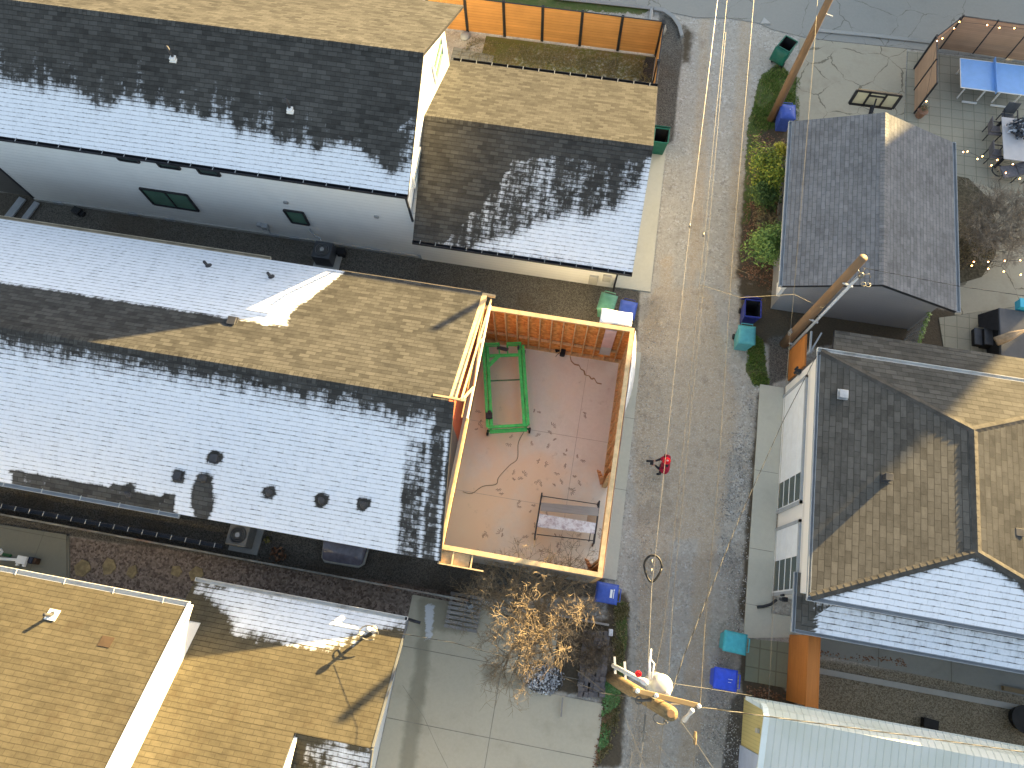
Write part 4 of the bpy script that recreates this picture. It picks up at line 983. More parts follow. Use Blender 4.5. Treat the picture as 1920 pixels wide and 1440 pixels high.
mb = MB(); a = onx(1420, 1370, 7.25); mb.obox((7.25, a.y, a.z), (.08, .12, .18)); mb.build('wall_light', M['curb'], H)

# ================================================================== FENCES
def post_fence(label, p, q, h, n, mat, pm, name='fence', side=1, pw=.12, gap=.0, endposts=True, z0=.03):
    p, q = Vector((*p, 0)), Vector((*q, 0)); d = (q - p); L = d.length; d.normalize(); sd = Vector((-d.y, d.x, 0)) * side
    t = thing(name, label, 'fence', p.lerp(q, .5))
    for i in range(n):
        a, b = p.lerp(q, i / n), p.lerp(q, (i + 1) / n); mb = MB()
        mb.beam(a + d * pw * .5 + Vector((0, 0, z0 + h / 2)), b - d * pw * .5 + Vector((0, 0, z0 + h / 2)), .035, h - z0); pnl = mb.build('panel', mat, t)
        mb = MB(); mb.beam(a + d * pw * .5 + Vector((0, 0, h + .022)), b - d * pw * .5 + Vector((0, 0, h + .022)), .05, .02); mb.build('top_rail', pm, pnl)
    for i in range(n + 1):
        c = p.lerp(q, i / n) + sd * .012; mb = MB(); mb.obox((c.x, c.y, h / 2 + .03), (pw, pw, h + .06), math.atan2(d.y, d.x)); mb.build('post', pm, t)
    return t
post_fence('long orange cedar board fence with black posts behind the brown lawn', (-8.45, 24.38), (1.66, 24.38), 1.8, 6, M['cedar'], M['trim'])
post_fence('short cedar fence running along the dark gravel bed at the yard end', (1.70, 24.30), (1.70, 20.35), 1.8, 2, M['cedary'], M['trim'], side=-1)
# screens on the patio
for lab, pts, n in (('tan slatted privacy screen with black posts behind the blue table', [at(1762, 92), at(2010, 128)], 4),
                    ('narrow angled slatted screen at the patio corner', [at(1714, 130), at(1757, 96)], 1),
                    ('two-panel tan slatted screen between cracked concrete and pavers', [at(1714, 213), at(1715, 127)], 2)):
    post_fence(lab, pts[0].xy, pts[1].xy, 1.75, n, M['screenwoody'] if n == 2 else M['screenwood'], M['trim'], 'privacy_screen', pw=.06)
# orange fences by the right house
t = thing('fence', 'wide orange timber fence running away from the porch to the pale metal roof', 'fence', (8.7, .2, 0))
mb = MB(); mb.box(8.62, 8.95, -.80, 1.22, 0, 1.75); mb.build('panel', M['orangewood'], t)
mb = MB(); mb.box(8.60, 8.64, -.82, 1.24, 1.70, 1.76); mb.box(8.93, 8.97, -.82, 1.24, 1.70, 1.76); mb.build('top_rail', M['orangewood'], t)
a, b = at(1515, 665, .9), at(1560, 635, .9)
t = thing('fence', 'small orange fence panel with pale gate frame behind the wooden pole', 'fence', (a.x, a.y, 0))
mb = MB(); mb.box(8.1, 8.16, 10.1, 11.3, .05, 1.7); mb.build('panel', M['orangewood'], t)
mb = MB(); mb.beam((8.2, 10.55, 0), (8.2, 10.55, 1.95), .07, .07); mb.beam((8.2, 10.55, 1.9), (8.2, 11.3, 1.95), .06, .06); mb.beam((8.2, 10.5, 1.9), (8.55, 11.3, 1.95), .05, .05); mb.build('gate_frame', M['guttergrey'], t)
# low boundary fence between middle and lower-left houses
t = thing('fence', 'low weathered fence with thin grey top rail along the gravel strip', 'fence', (-8, .42, 0))
mb = MB(); mb.box(-24, -1.95, .40, .43, 0, 1.0); mb.build('panel', plain('fence_board_dark', (.10, .075, .055), .85, .3), t)
mb = MB(); mb.box(-24, -1.95, .385, .445, 1.002, 1.03); mb.build('top_rail', plain('grey_rail', (.24, .235, .21), .8, .4, 1.5, dirt=(.24, .10, .05), dirtamt=.7), t)
t = thing('gutter_length', 'loose black gutter length with pale hangers lying beside the low fence', 'gutter', (-15, .72, 0))
ROOT[t] = Vector((-15, .72, 0)); gg = gutter(t, (-24, .62, 1.12), (at(412, 1040, 1.1).x, .62, 1.12), (0, 1, 0), M['gutterblack'], .5, M['gutterwhite'], .14)
# chain-link by the grey garage
t = thing('chain_link_fence', 'vine-topped chain-link fence between grey garage and the patio roof', 'fence', (12.3, 11.9, 0))
mb = MB(); a, b = Vector((12.45, 12.9, 0)), Vector((11.95, 11.25, 0))
for k in range(5): p = a.lerp(b, k / 4); mb.cyl(p, .025, 0, 1.5, n=6)
mb.tube([a + Vector((0, 0, 1.5)), b + Vector((0, 0, 1.5))], .022, 5)
for k in range(26):
    p = a.lerp(b, k / 26); q = a.lerp(b, min(1, (k + 4) / 26)); mb.tube([p + Vector((0, 0, .05)), q + Vector((0, 0, 1.48))], .006, 3); mb.tube([q + Vector((0, 0, .05)), p + Vector((0, 0, 1.48))], .006, 3)
mb.build('mesh_panel', M['guttergrey'], t)
def leaves(mb, c, r, n, size, rg, flat=.0, shell=.55, lump=.35, seed=0.0):
    c = Vector(c)
    for _ in range(n):
        d = Vector((rg.gauss(0, 1), rg.gauss(0, 1), rg.gauss(0, 1))).normalized()
        if d.z < -.35: d.z = abs(d.z)
        k = (1 + lump * mnoise.noise(d * 2.1 + Vector((seed, 0, 0))) * 1.6) * rg.uniform(shell, 1.0)
        p = c + Vector((d.x * r[0], d.y * r[1], d.z * r[2])) * k
        nn = (d + Vector((rg.uniform(-.8, .8), rg.uniform(-.8, .8), rg.uniform(-.3, .9)))).normalized(); a = nn.orthogonal().normalized(); a = Matrix.Rotation(rg.uniform(0, 6.28), 3, nn) @ a; b = nn.cross(a)
        s = size * rg.uniform(.6, 1.3); mb.add([p - a * s, p + b * s * .55, p + a * s, p - b * s * .55], [(0, 1, 2, 3)])
mb = MB(); rg = random.Random(3)
for k in range(14): leaves(mb, a.lerp(b, k / 13) + Vector((0, 0, 1.5)), (.09, .09, .08), 22, .045, rg)
mb.build('vine', leafmat('bright_vine_leaf', (.12, .2, .05), (.25, .36, .10), (.45, .5, .25)), t)

# ================================================================== POLES
def pole(label, base, h, r0, r1, mat, name='utility_pole'):
    t = thing(name, label, 'utility pole', base); mb = MB()
    mb.tube([(base[0], base[1], z) for z in (0, h * .35, h * .7, h)], [r0, r0 * .9 + r1 * .1, (r0 + r1) / 2 * .95, r1], 14); mb.build('pole_shaft', mat, t, True); return t
p1 = at(1470, 645); T1 = pole('brown wooden pole with a grey conduit riser beside the grey garage', (p1.x, p1.y, 0), 6.62, .17, .125, M['polewood'])
mb = MB(); c = (p1.x + .19, p1.y - .19); mb.tube([(c[0], c[1], .1), (c[0], c[1], 3), (c[0], c[1], 5.9)], .05, 8); mb.build('conduit_riser', M['pvc'], T1, True)
for z in (.5, 2.6, 5.3): mb = MB(); mb.beam((c[0] - .22, c[1] + .06, z), (c[0] + .08, c[1] - .04, z), .05, .05); mb.build('standoff_bracket', M['pvc'], T1)
mb = MB(); hd = Vector((c[0] + .02, c[1] - .02, 6.0)); mb.ball(hd, .09, .09, .12)
for k in range(4): a = k * 1.3; mb.tube([hd, hd + Vector((.18 * math.cos(a), .18 * math.sin(a), .15)), hd + Vector((.3 * math.cos(a), .3 * math.sin(a), -.05))], .012, 5)
for k in range(2): mb.tube([hd + Vector((.12 + .07 * math.cos(t_ * .8) + .14 * k, -.22 + .07 * math.sin(t_ * .8), -.1)) for t_ in range(9)], .01, 5)
mb.build('service_head', M['wirewhite'], T1, True)
mb = MB(); mb.box(p1.x - .2, p1.x - .1, p1.y - .1, p1.y + .05, 1.0, 1.3); mb.build('pole_marker', M['steel'], T1)
p3 = at(1445, 225); T3 = pole('tall brown pole leaning over the street corner beside the blue bin', (p3.x, p3.y, 0), 6.7, .16, .12, M['polewood'])
mb = MB(); h3 = at(1527, 85, 5.8); mb.tube([(p3.x + .12, p3.y, 5.5), (p3.x + .35, p3.y - .1, 5.52)], .03, 6); mb.build('wire_bracket', M['steel'], T3)
p2 = at(1146, 1270); X2, Y2 = p2.x, p2.y; T2 = pole('transformer pole with bleached crossarm at the alley corner', (X2, Y2, 0), 10.0, .19, .14, plain('sunlit_pole_wood', (.20, .14, .07), .85, .35, 3, stretch=(8, 8, .5)))
mb = MB(); mb.cyl((X2, Y2), .075, 9.99, 10.012, n=10); mb.build('pole_top_rot', M['polewood'], T2)
xa, xb = at(1186, 1293, 9.3), at(1312, 1324, 9.3); mb = MB(); mb.beam(xa, xb, .10, .12); xarm = mb.build('crossarm', M['polelight'], T2, bevel=.008)
mb = MB(); d = (xb - xa).normalized(); pr2 = Vector((-d.y, d.x, 0))
mb.beam(Vector((X2, Y2, 8.5)) + d * -.6 * 0 + pr2 * .1, xa.lerp(xb, .2) + pr2 * .0 - Vector((0, 0, .08)), .03, .012); mb.beam(Vector((X2, Y2, 8.5)), xa.lerp(xb, .85) - Vector((0, 0, .08)), .03, .012); mb.build('arm_brace', M['steel'], xarm)
for k, f in enumerate((.06, .34, .97)):
    c = xa.lerp(xb, f); mb = MB(); mb.cyl(c, .035, c.z + .06, c.z + .12, .045, 10); mb.cyl(c, .05, c.z + .12, c.z + .15, .035, 10); mb.cyl(c, .035, c.z + .15, c.z + .2, .02, 10); mb.build('insulator', M['porcelain'], xarm, True)
tc_ = at(1236, 1284, 8.3); mb = MB(); mb.cyl(tc_, .235, 7.75, 8.55, n=24); mb.cyl(tc_, .245, 8.55, 8.61, .235, 24); mb.cyl(tc_, .235, 8.61, 8.68, .10, 24); tank = mb.build('transformer', M['white_tank'], T2, True)
mb = MB()
for a in (.6, 1.5, 2.4): q = tc_ + Vector((.2 * math.cos(a), .2 * math.sin(a), 0)); mb.cyl(q, .03, 8.35, 8.56, n=8)
q = tc_ + Vector((.12, -.12, 0)); mb.cyl(q, .04, 8.62, 8.84, .025, 10); mb.cyl(q, .055, 8.72, 8.75, n=10); mb.build('bushing', M['porcelain'], tank, True)
mb = MB(); mb.beam(tc_ + Vector((.05, -.15, .1)), (X2, Y2, 8.4), .08, .12); mb.build('tank_bracket', M['steel'], tank)
c0 = at(1150, 1248, 6.2); c1 = at(1205, 1277, 8.4); mb = MB(); mb.tube([c0, c0.lerp(c1, .5) + Vector((0, 0, .1)), c1], .055, 8); mb.build('cable_riser', M['pvc'], T2, True)
for f in (.08, .45): q = c0.lerp(c1, f); mb = MB(); mb.beam(q + Vector((-.05, .22, 0)), q + Vector((.02, -.16, 0)), .05, .05); mb.build('standoff_bracket', M['pvc'], T2)
c = at(1208, 1278, 8.7); mb = MB(); mb.cyl(c, .05, 8.45, 8.95, n=8); mb.cyl(c, .075, 8.6, 8.63, n=8); mb.cyl(c, .075, 8.72, 8.75, n=8); mb.cyl(c, .075, 8.84, 8.87, n=8); mb.build('fuse_cutout', M['porcelain'], T2, True)
c = at(1198, 1264, 8.9); mb = MB(); mb.cyl(c, .05, 8.8, 9.05, .03, 8); mb.cyl(c, .07, 8.8, 8.83, n=8); mb.build('red_cap', M['hat'], T2)
c = at(1218, 1245, 9.1); mb = MB(); mb.tube([c + Vector((0, .3, 0)), c, c + Vector((.02, -.3, .05))], [.015, .03, .02], 8); mb.tube([c + Vector((0, .1, 0)), c + Vector((.09, .02, .02)), c + Vector((.06, -.3, .05))], .02, 5); mb.build('lightning_arrester', M['porcelain'], T2, True)
c = at(1298, 1332, 8.9); e = at(1283, 1350, 8.3); mb = MB(); mb.tube([c, c.lerp(e, .5), e], [.05, .035, .06], 8); mb.build('hanging_arrester', M['pvc'], T2, True)
mb = MB(); c = at(1242, 1340, 9.0)
for k in (-1, 1): mb.cyl((c.x + .07 * k, c.y + .05), .03, 8.9, 9.1, n=8)
mb.cyl((c.x + .08, c.y - .12), .03, 8.95, 9.1, n=8)
mb.tube([c + Vector((.16 * math.cos(q * .5), .1 * math.sin(q * .5) - .1, -.15)) for q in range(13)], .012, 5); mb.build('jumper_loop', M['wirewhite'], T2, True)
mb = MB(); a = at(1197, 1313, 9.2); mb.tube([at(1183, 1308, 9.2), a, at(1222, 1312, 9.25)], .035, 6); mb.tube([a + Vector((.07 * math.cos(q * .6), .07 * math.sin(q * .6), .03)) for q in range(11)], .015, 5); mb.build('dead_end_clamp', M['wirewhite'], T2, True)

# ------------------------------------------------------------------ wires
def wire(label, pts, r, mat, sub=10, sag=0.0, twist=None, name='power_line'):
    P = [at(*p) for p in pts]; path = []
    for a, b in zip(P, P[1:]):
        n = sub
        for i in range(n): path.append(a.lerp(b, i / n) - Vector((0, 0, 4 * sag * (i / n) * (1 - i / n))))
    path.append(P[-1]); mb = MB()
    if twist is None: mb.tube(path, r * .52, 5)
    else:
        dense = []
        for a, b in zip(path, path[1:]):
            k = max(1, int((b - a).length / .07))
            dense += [a.lerp(b, i / k) for i in range(k)]
        dense.append(path[-1])
        for ph, m in ((0, 0), (2.1, 1), (4.2, 2)):
            q = []
            for i, p in enumerate(dense):
                d = (dense[min(i + 1, len(dense) - 1)] - dense[max(0, i - 1)]).normalized(); s = d.cross(Vector((0, 0, 1))).normalized(); u = s.cross(d); t = i * .07 / twist * 6.28 + ph
                q.append(p + (s * math.cos(t) + u * math.sin(t)) * r * .36)
            mb.tube(q, r * .34, 4, m)
    o = mb.build(name, [mat] if twist is None else [mat, M['wireblack'], M['wireblack']]); 
    return setp(o, label, 'cable', 'overhead cables along and across the alley')
Z = 8.6
wire('bright pale line running past the red-clothed person up the alley', [(1349, -30, 8.2), (1287, 480, 8.3), (1237, 960, 8.4), (1222, 1100, 8.5), (1215, 1246, 9.0)], .013, M['wirewhite'])
wire('thin tan line, left of the close pair in the upper alley', [(1366, -30, 7.6), (1318, 470, 7.5), (1285, 800, 7.6), (1244, 1180, 7.8), (1228, 1262, 8.3)], .009, M['wirepale'])
wire('thin tan line, right of the close pair in the upper alley', [(1361, 60, 7.4), (1325, 480, 7.3), (1297, 760, 7.3), (1262, 1120, 7.6), (1254, 1262, 8.2)], .009, M['wirepale'])
wire('thick tan line nearest the hedge in the upper alley', [(1416, -30, 7.0), (1373, 480, 6.9), (1346, 900, 7.0), (1322, 1170, 7.1), (1313, 1322, 9.35)], .011, M['wirepale'])
wire('pale line crossing the grey garage roof and the right driveway to the metal roof', [(1535, -30, 6.0), (1527, 85, 5.9), (1495, 470, 5.3), (1472, 740, 4.9), (1455, 1020, 4.2), (1441, 1316, 2.7)], .010, M['wirepale'])
wire('twisted black and white drop from the transformer to the cream garage wall', [(1262, 1290, 8.6), (1283, 1228, 8.0), (1388, 968, 5.2), (1468, 790, 3.9), (1532, 665, 3.2)], .017, M['wirewhite'], 6, twist=.55)
wire('twisted bright drop crossing the grey garage roof from the brown pole', [(1622, 503, 6.0), (1700, 518, 5.8), (1800, 537, 5.5), (1990, 565, 5.0)], .018, M['wirewhite'], 6, twist=.5)
wire('short tan cross line from the alley pair to the brown pole above the navy bin', [(1315, 535, 7.3), (1388, 558, 7.0), (1488, 552, 5.2)], .010, M['wirepale'])
wire('tan stub wire reaching the brown pole over the grey garage gable', [(1489, 552, 5.2), (1530, 572, 4.9), (1545, 578, 4.8)], .010, M['wirepale'], 3)
wire('fine wire from the alley pair to the white door trim on the grey garage', [(1325, 478, 7.3), (1390, 508, 5.0), (1446, 531, 2.4)], .007, M['wirepale'])
wire('bright twisted line from the crossarm end over the pale green roof', [(1313, 1326, 9.3), (1415, 1340, 8.6), (1680, 1376, 6.8), (1990, 1420, 5.0)], .020, M['wirewhite'], 6, twist=.6)
wire('straight bright wire from the transformer to the corner of the metal roof', [(1258, 1281, 8.5), (1340, 1293, 6.5), (1413, 1305, 2.6)], .011, M['wirewhite'])
wire('dashed twisted drop to the tan lower-left roof', [(1192, 1308, 9.2), (1130, 1300, 8.4), (983, 1242, 5.4), (850, 1205, 4.2), (702, 1179, 3.3)], .012, M['wirewhite'], 6, twist=.7)
wire('second faint strand beside the dashed drop to the tan roof', [(1142, 1304, 6), (1100, 1270, 5.5), (1080, 1256, 5.2)], .007, M['wirepale'])
wire('leftmost pale line leaving the picture below the crossarm', [(1198, 1315, 9.3), (1190, 1380, 9.2), (1176, 1470, 9.1)], .011, M['wirewhite'])
wire('pale line with splice below the crossarm, second from the left', [(1212, 1317, 9.3), (1206, 1390, 9.2), (1196, 1470, 9.1)], .011, M['wirewhite'])
wire('dull line below the jumper loop of the crossarm', [(1245, 1342, 9.0), (1239, 1400, 8.9), (1231, 1470, 8.8)], .009, M['wirepale'])
wire('diagonal bright guy wire with a copper clamp below the pole top', [(1264, 1336, 9.6), (1300, 1385, 8.2), (1360, 1475, 6)], .012, M['wirewhite'])
wire('fine diagonal wire over the verge below the pole', [(1166, 1332, 6), (1190, 1390, 6), (1222, 1470, 6)], .006, M['wirepale'])
wire('fine diagonal wire splitting off at the splice', [(1210, 1373, 9.1), (1240, 1405, 8.5), (1300, 1475, 7.5)], .006, M['wirepale'])
wire('dull vertical wire under the copper clamp', [(1303, 1388, 8), (1301, 1420, 7.9), (1299, 1470, 7.8)], .007, M['wirepale'])
mb = MB(); c = at(1303, 1383, 8.1); mb.tube([c + Vector((0, .12, 0)), c, c + Vector((.01, -.14, 0))], [.03, .045, .03], 8); setp(mb.build('wire_clamp', M['polelight']), 'copper coloured clamp on the diagonal guy wire', 'clamp')
mb = MB(); c = at(1207, 1370, 9.2); mb.tube([c + Vector((0, .3, 0)), c + Vector((0, -.2, 0))], .022, 6); mb.ball(c + Vector((0, -.02, 0)), .035); setp(mb.build('wire_splice', M['wirewhite'], smooth=True), 'pale splice sleeve on a line below the crossarm', 'splice')
# slack loop
c = at(1224, 1063, 8.4); mb = MB(); lp = []
for k in range(25):
    a = math.pi * 2 * k / 24; rr = .20 * (1 if math.sin(a) > 0 else 1); lp.append(c + Vector((rr * math.cos(a) * (1 - .35 * max(0, -math.sin(a))), .26 * math.sin(a) - .07 * max(0, -math.sin(a)), 0)))
mb.tube(lp, .026, 6); setp(mb.build('slack_cable_loop', M['wireblack'], smooth=True), 'black teardrop loop of slack cable hung on the bright alley line', 'cable loop')
for px, py, z in ((1222, 1054, 8.46), (1221, 1071, 8.46), (1319, 440, 7.55), (1293, 423, 8.35)):
    c = at(px, py, z); mb = MB(); mb.tube([c + Vector((0, .06, 0)), c + Vector((0, -.06, 0))], .024, 6)
    setp(mb.build('cable_tie', M['wirewhite'], smooth=True), {1222: 'white clip at the top of the slack cable loop', 1221: 'white clip in the middle of the slack cable loop', 1319: 'white clip on the thin tan alley line beside the round shrub', 1293: 'white clip on the bright alley line near the pale garage apron'}[px], 'clip')
# ================================================================== WHEELIE BINS
def bin_(label, px, py, body, lid, rz, openlid=False, h=1.02, s=1.0, mark=None, ground=False):
    p = at(px, py, 0 if ground else h); t = thing('wheeled_bin', label, 'bin', (p.x, p.y, 0), 'wheeled bins along the alley')
    ROOT[t] = Vector((0, 0, 0)); w_, d_ = .58 * s, .68 * s
    def part(mb, nm, m, par, **k): return mb.build(nm, m, par, **k)
    mb = MB(); x0, y0 = w_ / 2, d_ / 2; q = .76
    lo = [(-x0 * q, -y0 * q, .08), (x0 * q, -y0 * q, .08), (x0 * q, y0 * q, .08), (-x0 * q, y0 * q, .08)]; hi = [(-x0, -y0, h - .06), (x0, -y0, h - .06), (x0, y0, h - .06), (-x0, y0, h - .06)]
    v = lo + hi; f = [(3, 2, 1, 0), (0, 1, 5, 4), (1, 2, 6, 5), (2, 3, 7, 6), (3, 0, 4, 7)]
    mb.add(v, f)
    k = .93; li = [(a * k, b * k, c + .03) for a, b, c in lo]; hii = [(a * k, b * k, c) for a, b, c in hi]
    mb.add(li + hii, [(0, 1, 2, 3), (4, 5, 1, 0), (5, 6, 2, 1), (6, 7, 3, 2), (7, 4, 0, 3)], 1)
    mb.add(hi + hii, [(0, 1, 5, 4), (1, 2, 6, 5), (2, 3, 7, 6), (3, 0, 4, 7)])
    bd = part(mb, 'body', [body, M['rubber']], t)
    mb = MB()
    for a, b in (((-x0, -y0), (x0, -y0)), ((x0, -y0), (x0, y0)), ((x0, y0), (-x0, y0)), ((-x0, y0), (-x0, -y0))): mb.beam((*a, h - .07), (*b, h - .07), .05, .05)
    part(mb, 'rim', body, bd, bevel=.01)
    for e in (-1, 1):
        mb = MB(); mb.tube([(e * (x0 * q + .0), y0 * q, .11), (e * (x0 * q + .06), y0 * q, .11)], .11, 12); part(mb, 'wheel', M['rubber'], t)
    mb = MB(); mb.tube([(-x0 * .7, y0 + .02, h - .08), (-x0 * .7, y0 + .1, h - .05), (x0 * .7, y0 + .1, h - .05), (x0 * .7, y0 + .02, h - .08)], .018, 6); part(mb, 'handle', body, t)
    mb = MB(); n = 8; L = d_ + .05; W_ = w_ + .06
    def lidp(i, j):
        a, b = i / n - .5, j / n - .5; z = .065 * (1 - (2 * abs(a)) ** 4) * (1 - (2 * abs(b)) ** 4) + .012 * (abs(b) < .28) * (abs(a) < .3)
        return Vector((a * W_, b * L, z))
    for j in range(n + 1):
        for i in range(n + 1):
            p_ = lidp(i, j)
            if openlid:
                y = L / 2 - p_.y; p_ = Vector((p_.x, d_ / 2 + .05 + .10 * math.sin(y), h - .04 - y * .80 - 0)) + Vector((0, p_.z + .02 + y * .16, 0))
            else: p_ = p_ + Vector((0, 0, h - .045))
            mb.v.append(p_)
    for j in range(n):
        for i in range(n): a = j * (n + 1) + i; mb.f.append((a, a + 1, a + n + 2, a + n + 1)); mb.m.append(0)
    o = part(mb, 'lid', lid, t, smooth=True); sm = o.modifiers.new('thick', 'SOLIDIFY'); sm.thickness = .03
    if mark:
        if mark == 'blank': 
            mb = MB(); mb.box(-.12, .12, -.03, .05, h + .034, h + .040); mb.build('label_panel', M['curb'], o)
        else:
            mk = MB()
            for (x, y, a, b) in mark: mk.box(x, x + a, y, y + b, h + .0335, h + .0385)
            mk.build('printed_label', plain('white_print', (.75, .78, .82), .5, .03), o)
    t.rotation_euler = (0, 0, rz)
    return t
dark = [(-.13, .10, .26, .075), (-.15, .20, .05, .035), (-.09, .205, .23, .022)]
bin_('blue lidded bin with white printed label by the unfinished garage corner', 1138, 1112, M['bin_blue'], M['bin_blue'], R(-90), mark=dark)
bin_('green bin with lid folded open at the street end of the alley', 1478, 80, M['bin_green'], M['bin_green'], R(152), True)
bin_('closed blue bin on the verge beside the tall leaning pole', 1478, 208, M['bin_blue'], M['bin_blue'], R(4), mark=[(.05, .05, .03, .03)])
bin_('open navy bin next to the teal bin at the alley edge', 1413, 577, M['bin_navy'], M['bin_navy'], R(2), True)
bin_('closed pale teal bin next to the open navy bin', 1401, 627, M['bin_teal2'], M['bin_teal2'], R(2))
bin_('closed turquoise bin beside the green-stained pavers', 1379, 1205, M['bin_teal'], M['bin_teal'], R(-92))
bin_('closed bright blue bin left of the pale metal building', 1361, 1274, M['bin_blue2'], M['bin_blue2'], R(-90), mark=[(-.03, .06, .012, .14), (.06, .06, .01, .1)])
bin_('closed sage green bin behind the white wrap flap of the framed garage', 1139, 566, M['bin_sage'], M['bin_sage'], R(-8))
bin_('blue bin half hidden behind the white wrap flap, next to the sage green bin', 1177, 580, M['bin_navy'], M['bin_blue'], R(-4))
bin_('dark green bin with open lid beside the pale garage apron', 1241, 252, M['bin_green'], M['bin_green'], R(0), True)

# ================================================================== GREEN STEEL FRAME on the slab
hz = .92; A, B, C, D = at(911, 650, hz), at(976, 648, hz), at(919, 801, hz), at(986, 797, hz)
t = thing('steel_lift_frame', 'bright green rectangular steel frame on casters standing on the concrete floor', 'machine', ((A + D) / 2).xy.to_3d())
fl = .062
mb = MB()
def rail(p, q, z): return p + Vector((0, 0, z)), q + Vector((0, 0, z))
for p, q in ((A, C), (B, D)):
    mb = MB(); sd = (B - A).normalized(); s = -1 if p is A else 1
    mb.beam(*rail(p + sd * .09 * s, q + sd * .09 * s, 0), .10, .12); mb.beam(*rail(p - sd * .06 * s, q - sd * .06 * s, .02), .10, .09); mb.beam(*rail(p, q, -.55), .09, .12)
    for k in (.02, .33, .66, .98): c = p.lerp(q, k); mb.beam(c + Vector((0, 0, -.5)), c + Vector((0, 0, -.02)), .06, .06)
    mb.build('side_rail', M['green'], t, bevel=.006)
mb = MB(); mb.beam(*rail(C.lerp(D, -.06), C.lerp(D, 1.06), .0), .10, .10); n_ = (C - A).normalized() * .13; mb.beam(*rail(C.lerp(D, -.02) + n_, C.lerp(D, 1.02) + n_, -.12), .14, .08); mb.build('end_beam', M['green'], t, bevel=.006)
e0, e1_ = A.lerp(C, .12), B.lerp(D, .12); mb = MB(); mb.beam(*rail(e0, e1_, 0), .10, .10); mb.beam(*rail(A.lerp(C, .27), e0.lerp(e1_, .38), .05), .14, .05); mb.build('far_cross_beam', M['green'], t, bevel=.006)
mb = MB(); mb.beam(*rail(A.lerp(C, .43), B.lerp(D, .43), -.05), .035, .05); mb.build('cross_bar', M['darkgreen'], t)
for p, q in ((A, A.lerp(B, .38)), (B.lerp(A, .38), B)):
    mb = MB()
    for e in (p, q): mb.beam(e + Vector((0, 0, -.2)), e + Vector((0, 0, .32)), .05, .05)
    for z in (.02, .17, .31): mb.beam(p + Vector((0, 0, z)), q + Vector((0, 0, z)), .035, .035)
    for e in (p, q): mb.beam(e + Vector((0, 0, .0)), e + (C - A).normalized() * .38, .045, .05)
    mb.build('guard_rail', M['green'], t)
for p, sx in ((A, -1), (B, 1), (C, -1), (D, 1)):
    sd = (B - A).normalized() * .13 * sx; c = p + sd; mb = MB(); mb.tube([(c.x - .03, c.y, fl + .11), (c.x + .04, c.y, fl + .11)], .11, 12)
    cs = mb.build('caster_wheel', M['rubber'], t); mb = MB(); mb.beam((p.x + sd.x * .5, p.y + sd.y * .5, hz - .5), (c.x, c.y, fl + .18), .06, .05); mb.build('caster_fork', M['darkgreen'], cs)
mb = MB(); c = at(917, 780, hz + .06); mb.obox(c, (.24, .22, .18), .2); mb.cyl((c.x, c.y + .12), .07, c.z - .1, c.z + .12, n=10); mb.build('motor', M['mat_dark'], t, bevel=.015)
mb = MB(); c = A.lerp(B, .5) + Vector((0, -.1, 0)); mb.obox(c, (.42, .12, .10), -.05); mb.obox(B + Vector((-.05, -.15, .12)), (.07, .10, .26)); mb.build('hydraulic_block', M['lead'], t, bevel=.01)
# tools and hoses on the slab
c = at(1055, 662, .06); t = thing('tool_bag', 'small black tool bag lying on the floor near the osb wall', 'bag', (c.x, c.y, .06))
mb = MB(); mb.obox((c.x, c.y, .16), (.2, .34, .2), -.05); mb.build('bag_body', M['rubber'], t, bevel=.05)
mb = MB(); mb.tube([(c.x - .08, c.y - .1, .2), (c.x - .05, c.y, .34), (c.x - .08, c.y + .12, .2)], .015, 6); mb.build('handle', M['rubber'], t)
mb = MB(); mb.obox((c.x - .2, c.y + .05, .1), (.18, .12, .08), .4); mb.tube([(c.x - .1, c.y, .12), (c.x - .2, c.y - .12, .075), (c.x - .24, c.y - .2, .07)], .012, 5); mb.build('nail_gun', M['rubber'], t, bevel=.02)
def groundline(label, pts, r, mat, z=.075, name='cable'):
    P = [at(*p, z) for p in pts]; path = []
    for i in range(len(P) - 1):
        p0, p1_, p2_, p3_ = P[max(i - 1, 0)], P[i], P[i + 1], P[min(i + 2, len(P) - 1)]
        for k in range(6):
            s = k / 6; path.append(.5 * ((2 * p1_) + (p2_ - p0) * s + (2 * p0 - 5 * p1_ + 4 * p2_ - p3_) * s * s + (3 * p1_ - p0 - 3 * p2_ + p3_) * s ** 3))
    path.append(P[-1]); mb = MB(); mb.tube(path, r, 6); return setp(mb.build(name, mat, smooth=True), label, 'cable')
groundline('black hose curving along the floor under the osb wall', [(863, 672), (880, 652), (905, 637), (940, 640), (985, 652), (1030, 655), (1035, 660), (1040, 652), (1085, 658), (1110, 657)], .018, M['rubber'], name='hose')
groundline('thin tan cord wandering across the dusty floor', [(985, 805), (972, 830), (970, 860), (955, 873), (935, 895), (930, 908), (905, 912), (885, 925), (868, 922)], .010, M['polelight'], name='extension_cord')
# water trail on slab
mb = MB(); tr = [(1069, 668), (1071, 677), (1077, 683), (1086, 685), (1089, 692), (1095, 695), (1097, 703), (1105, 705), (1109, 711), (1114, 709), (1119, 718), (1128, 720)]
P = [at(*p, .0632) for p in tr]
for k, (p, q) in enumerate(zip(P, P[1:])): mb.beam(p, q, .035 + .012 * (k % 3), .0016)
setp(mb.build('water_stain', plain('wet_stain', (.34, .22, .11), .35, .2)), kind='structure')
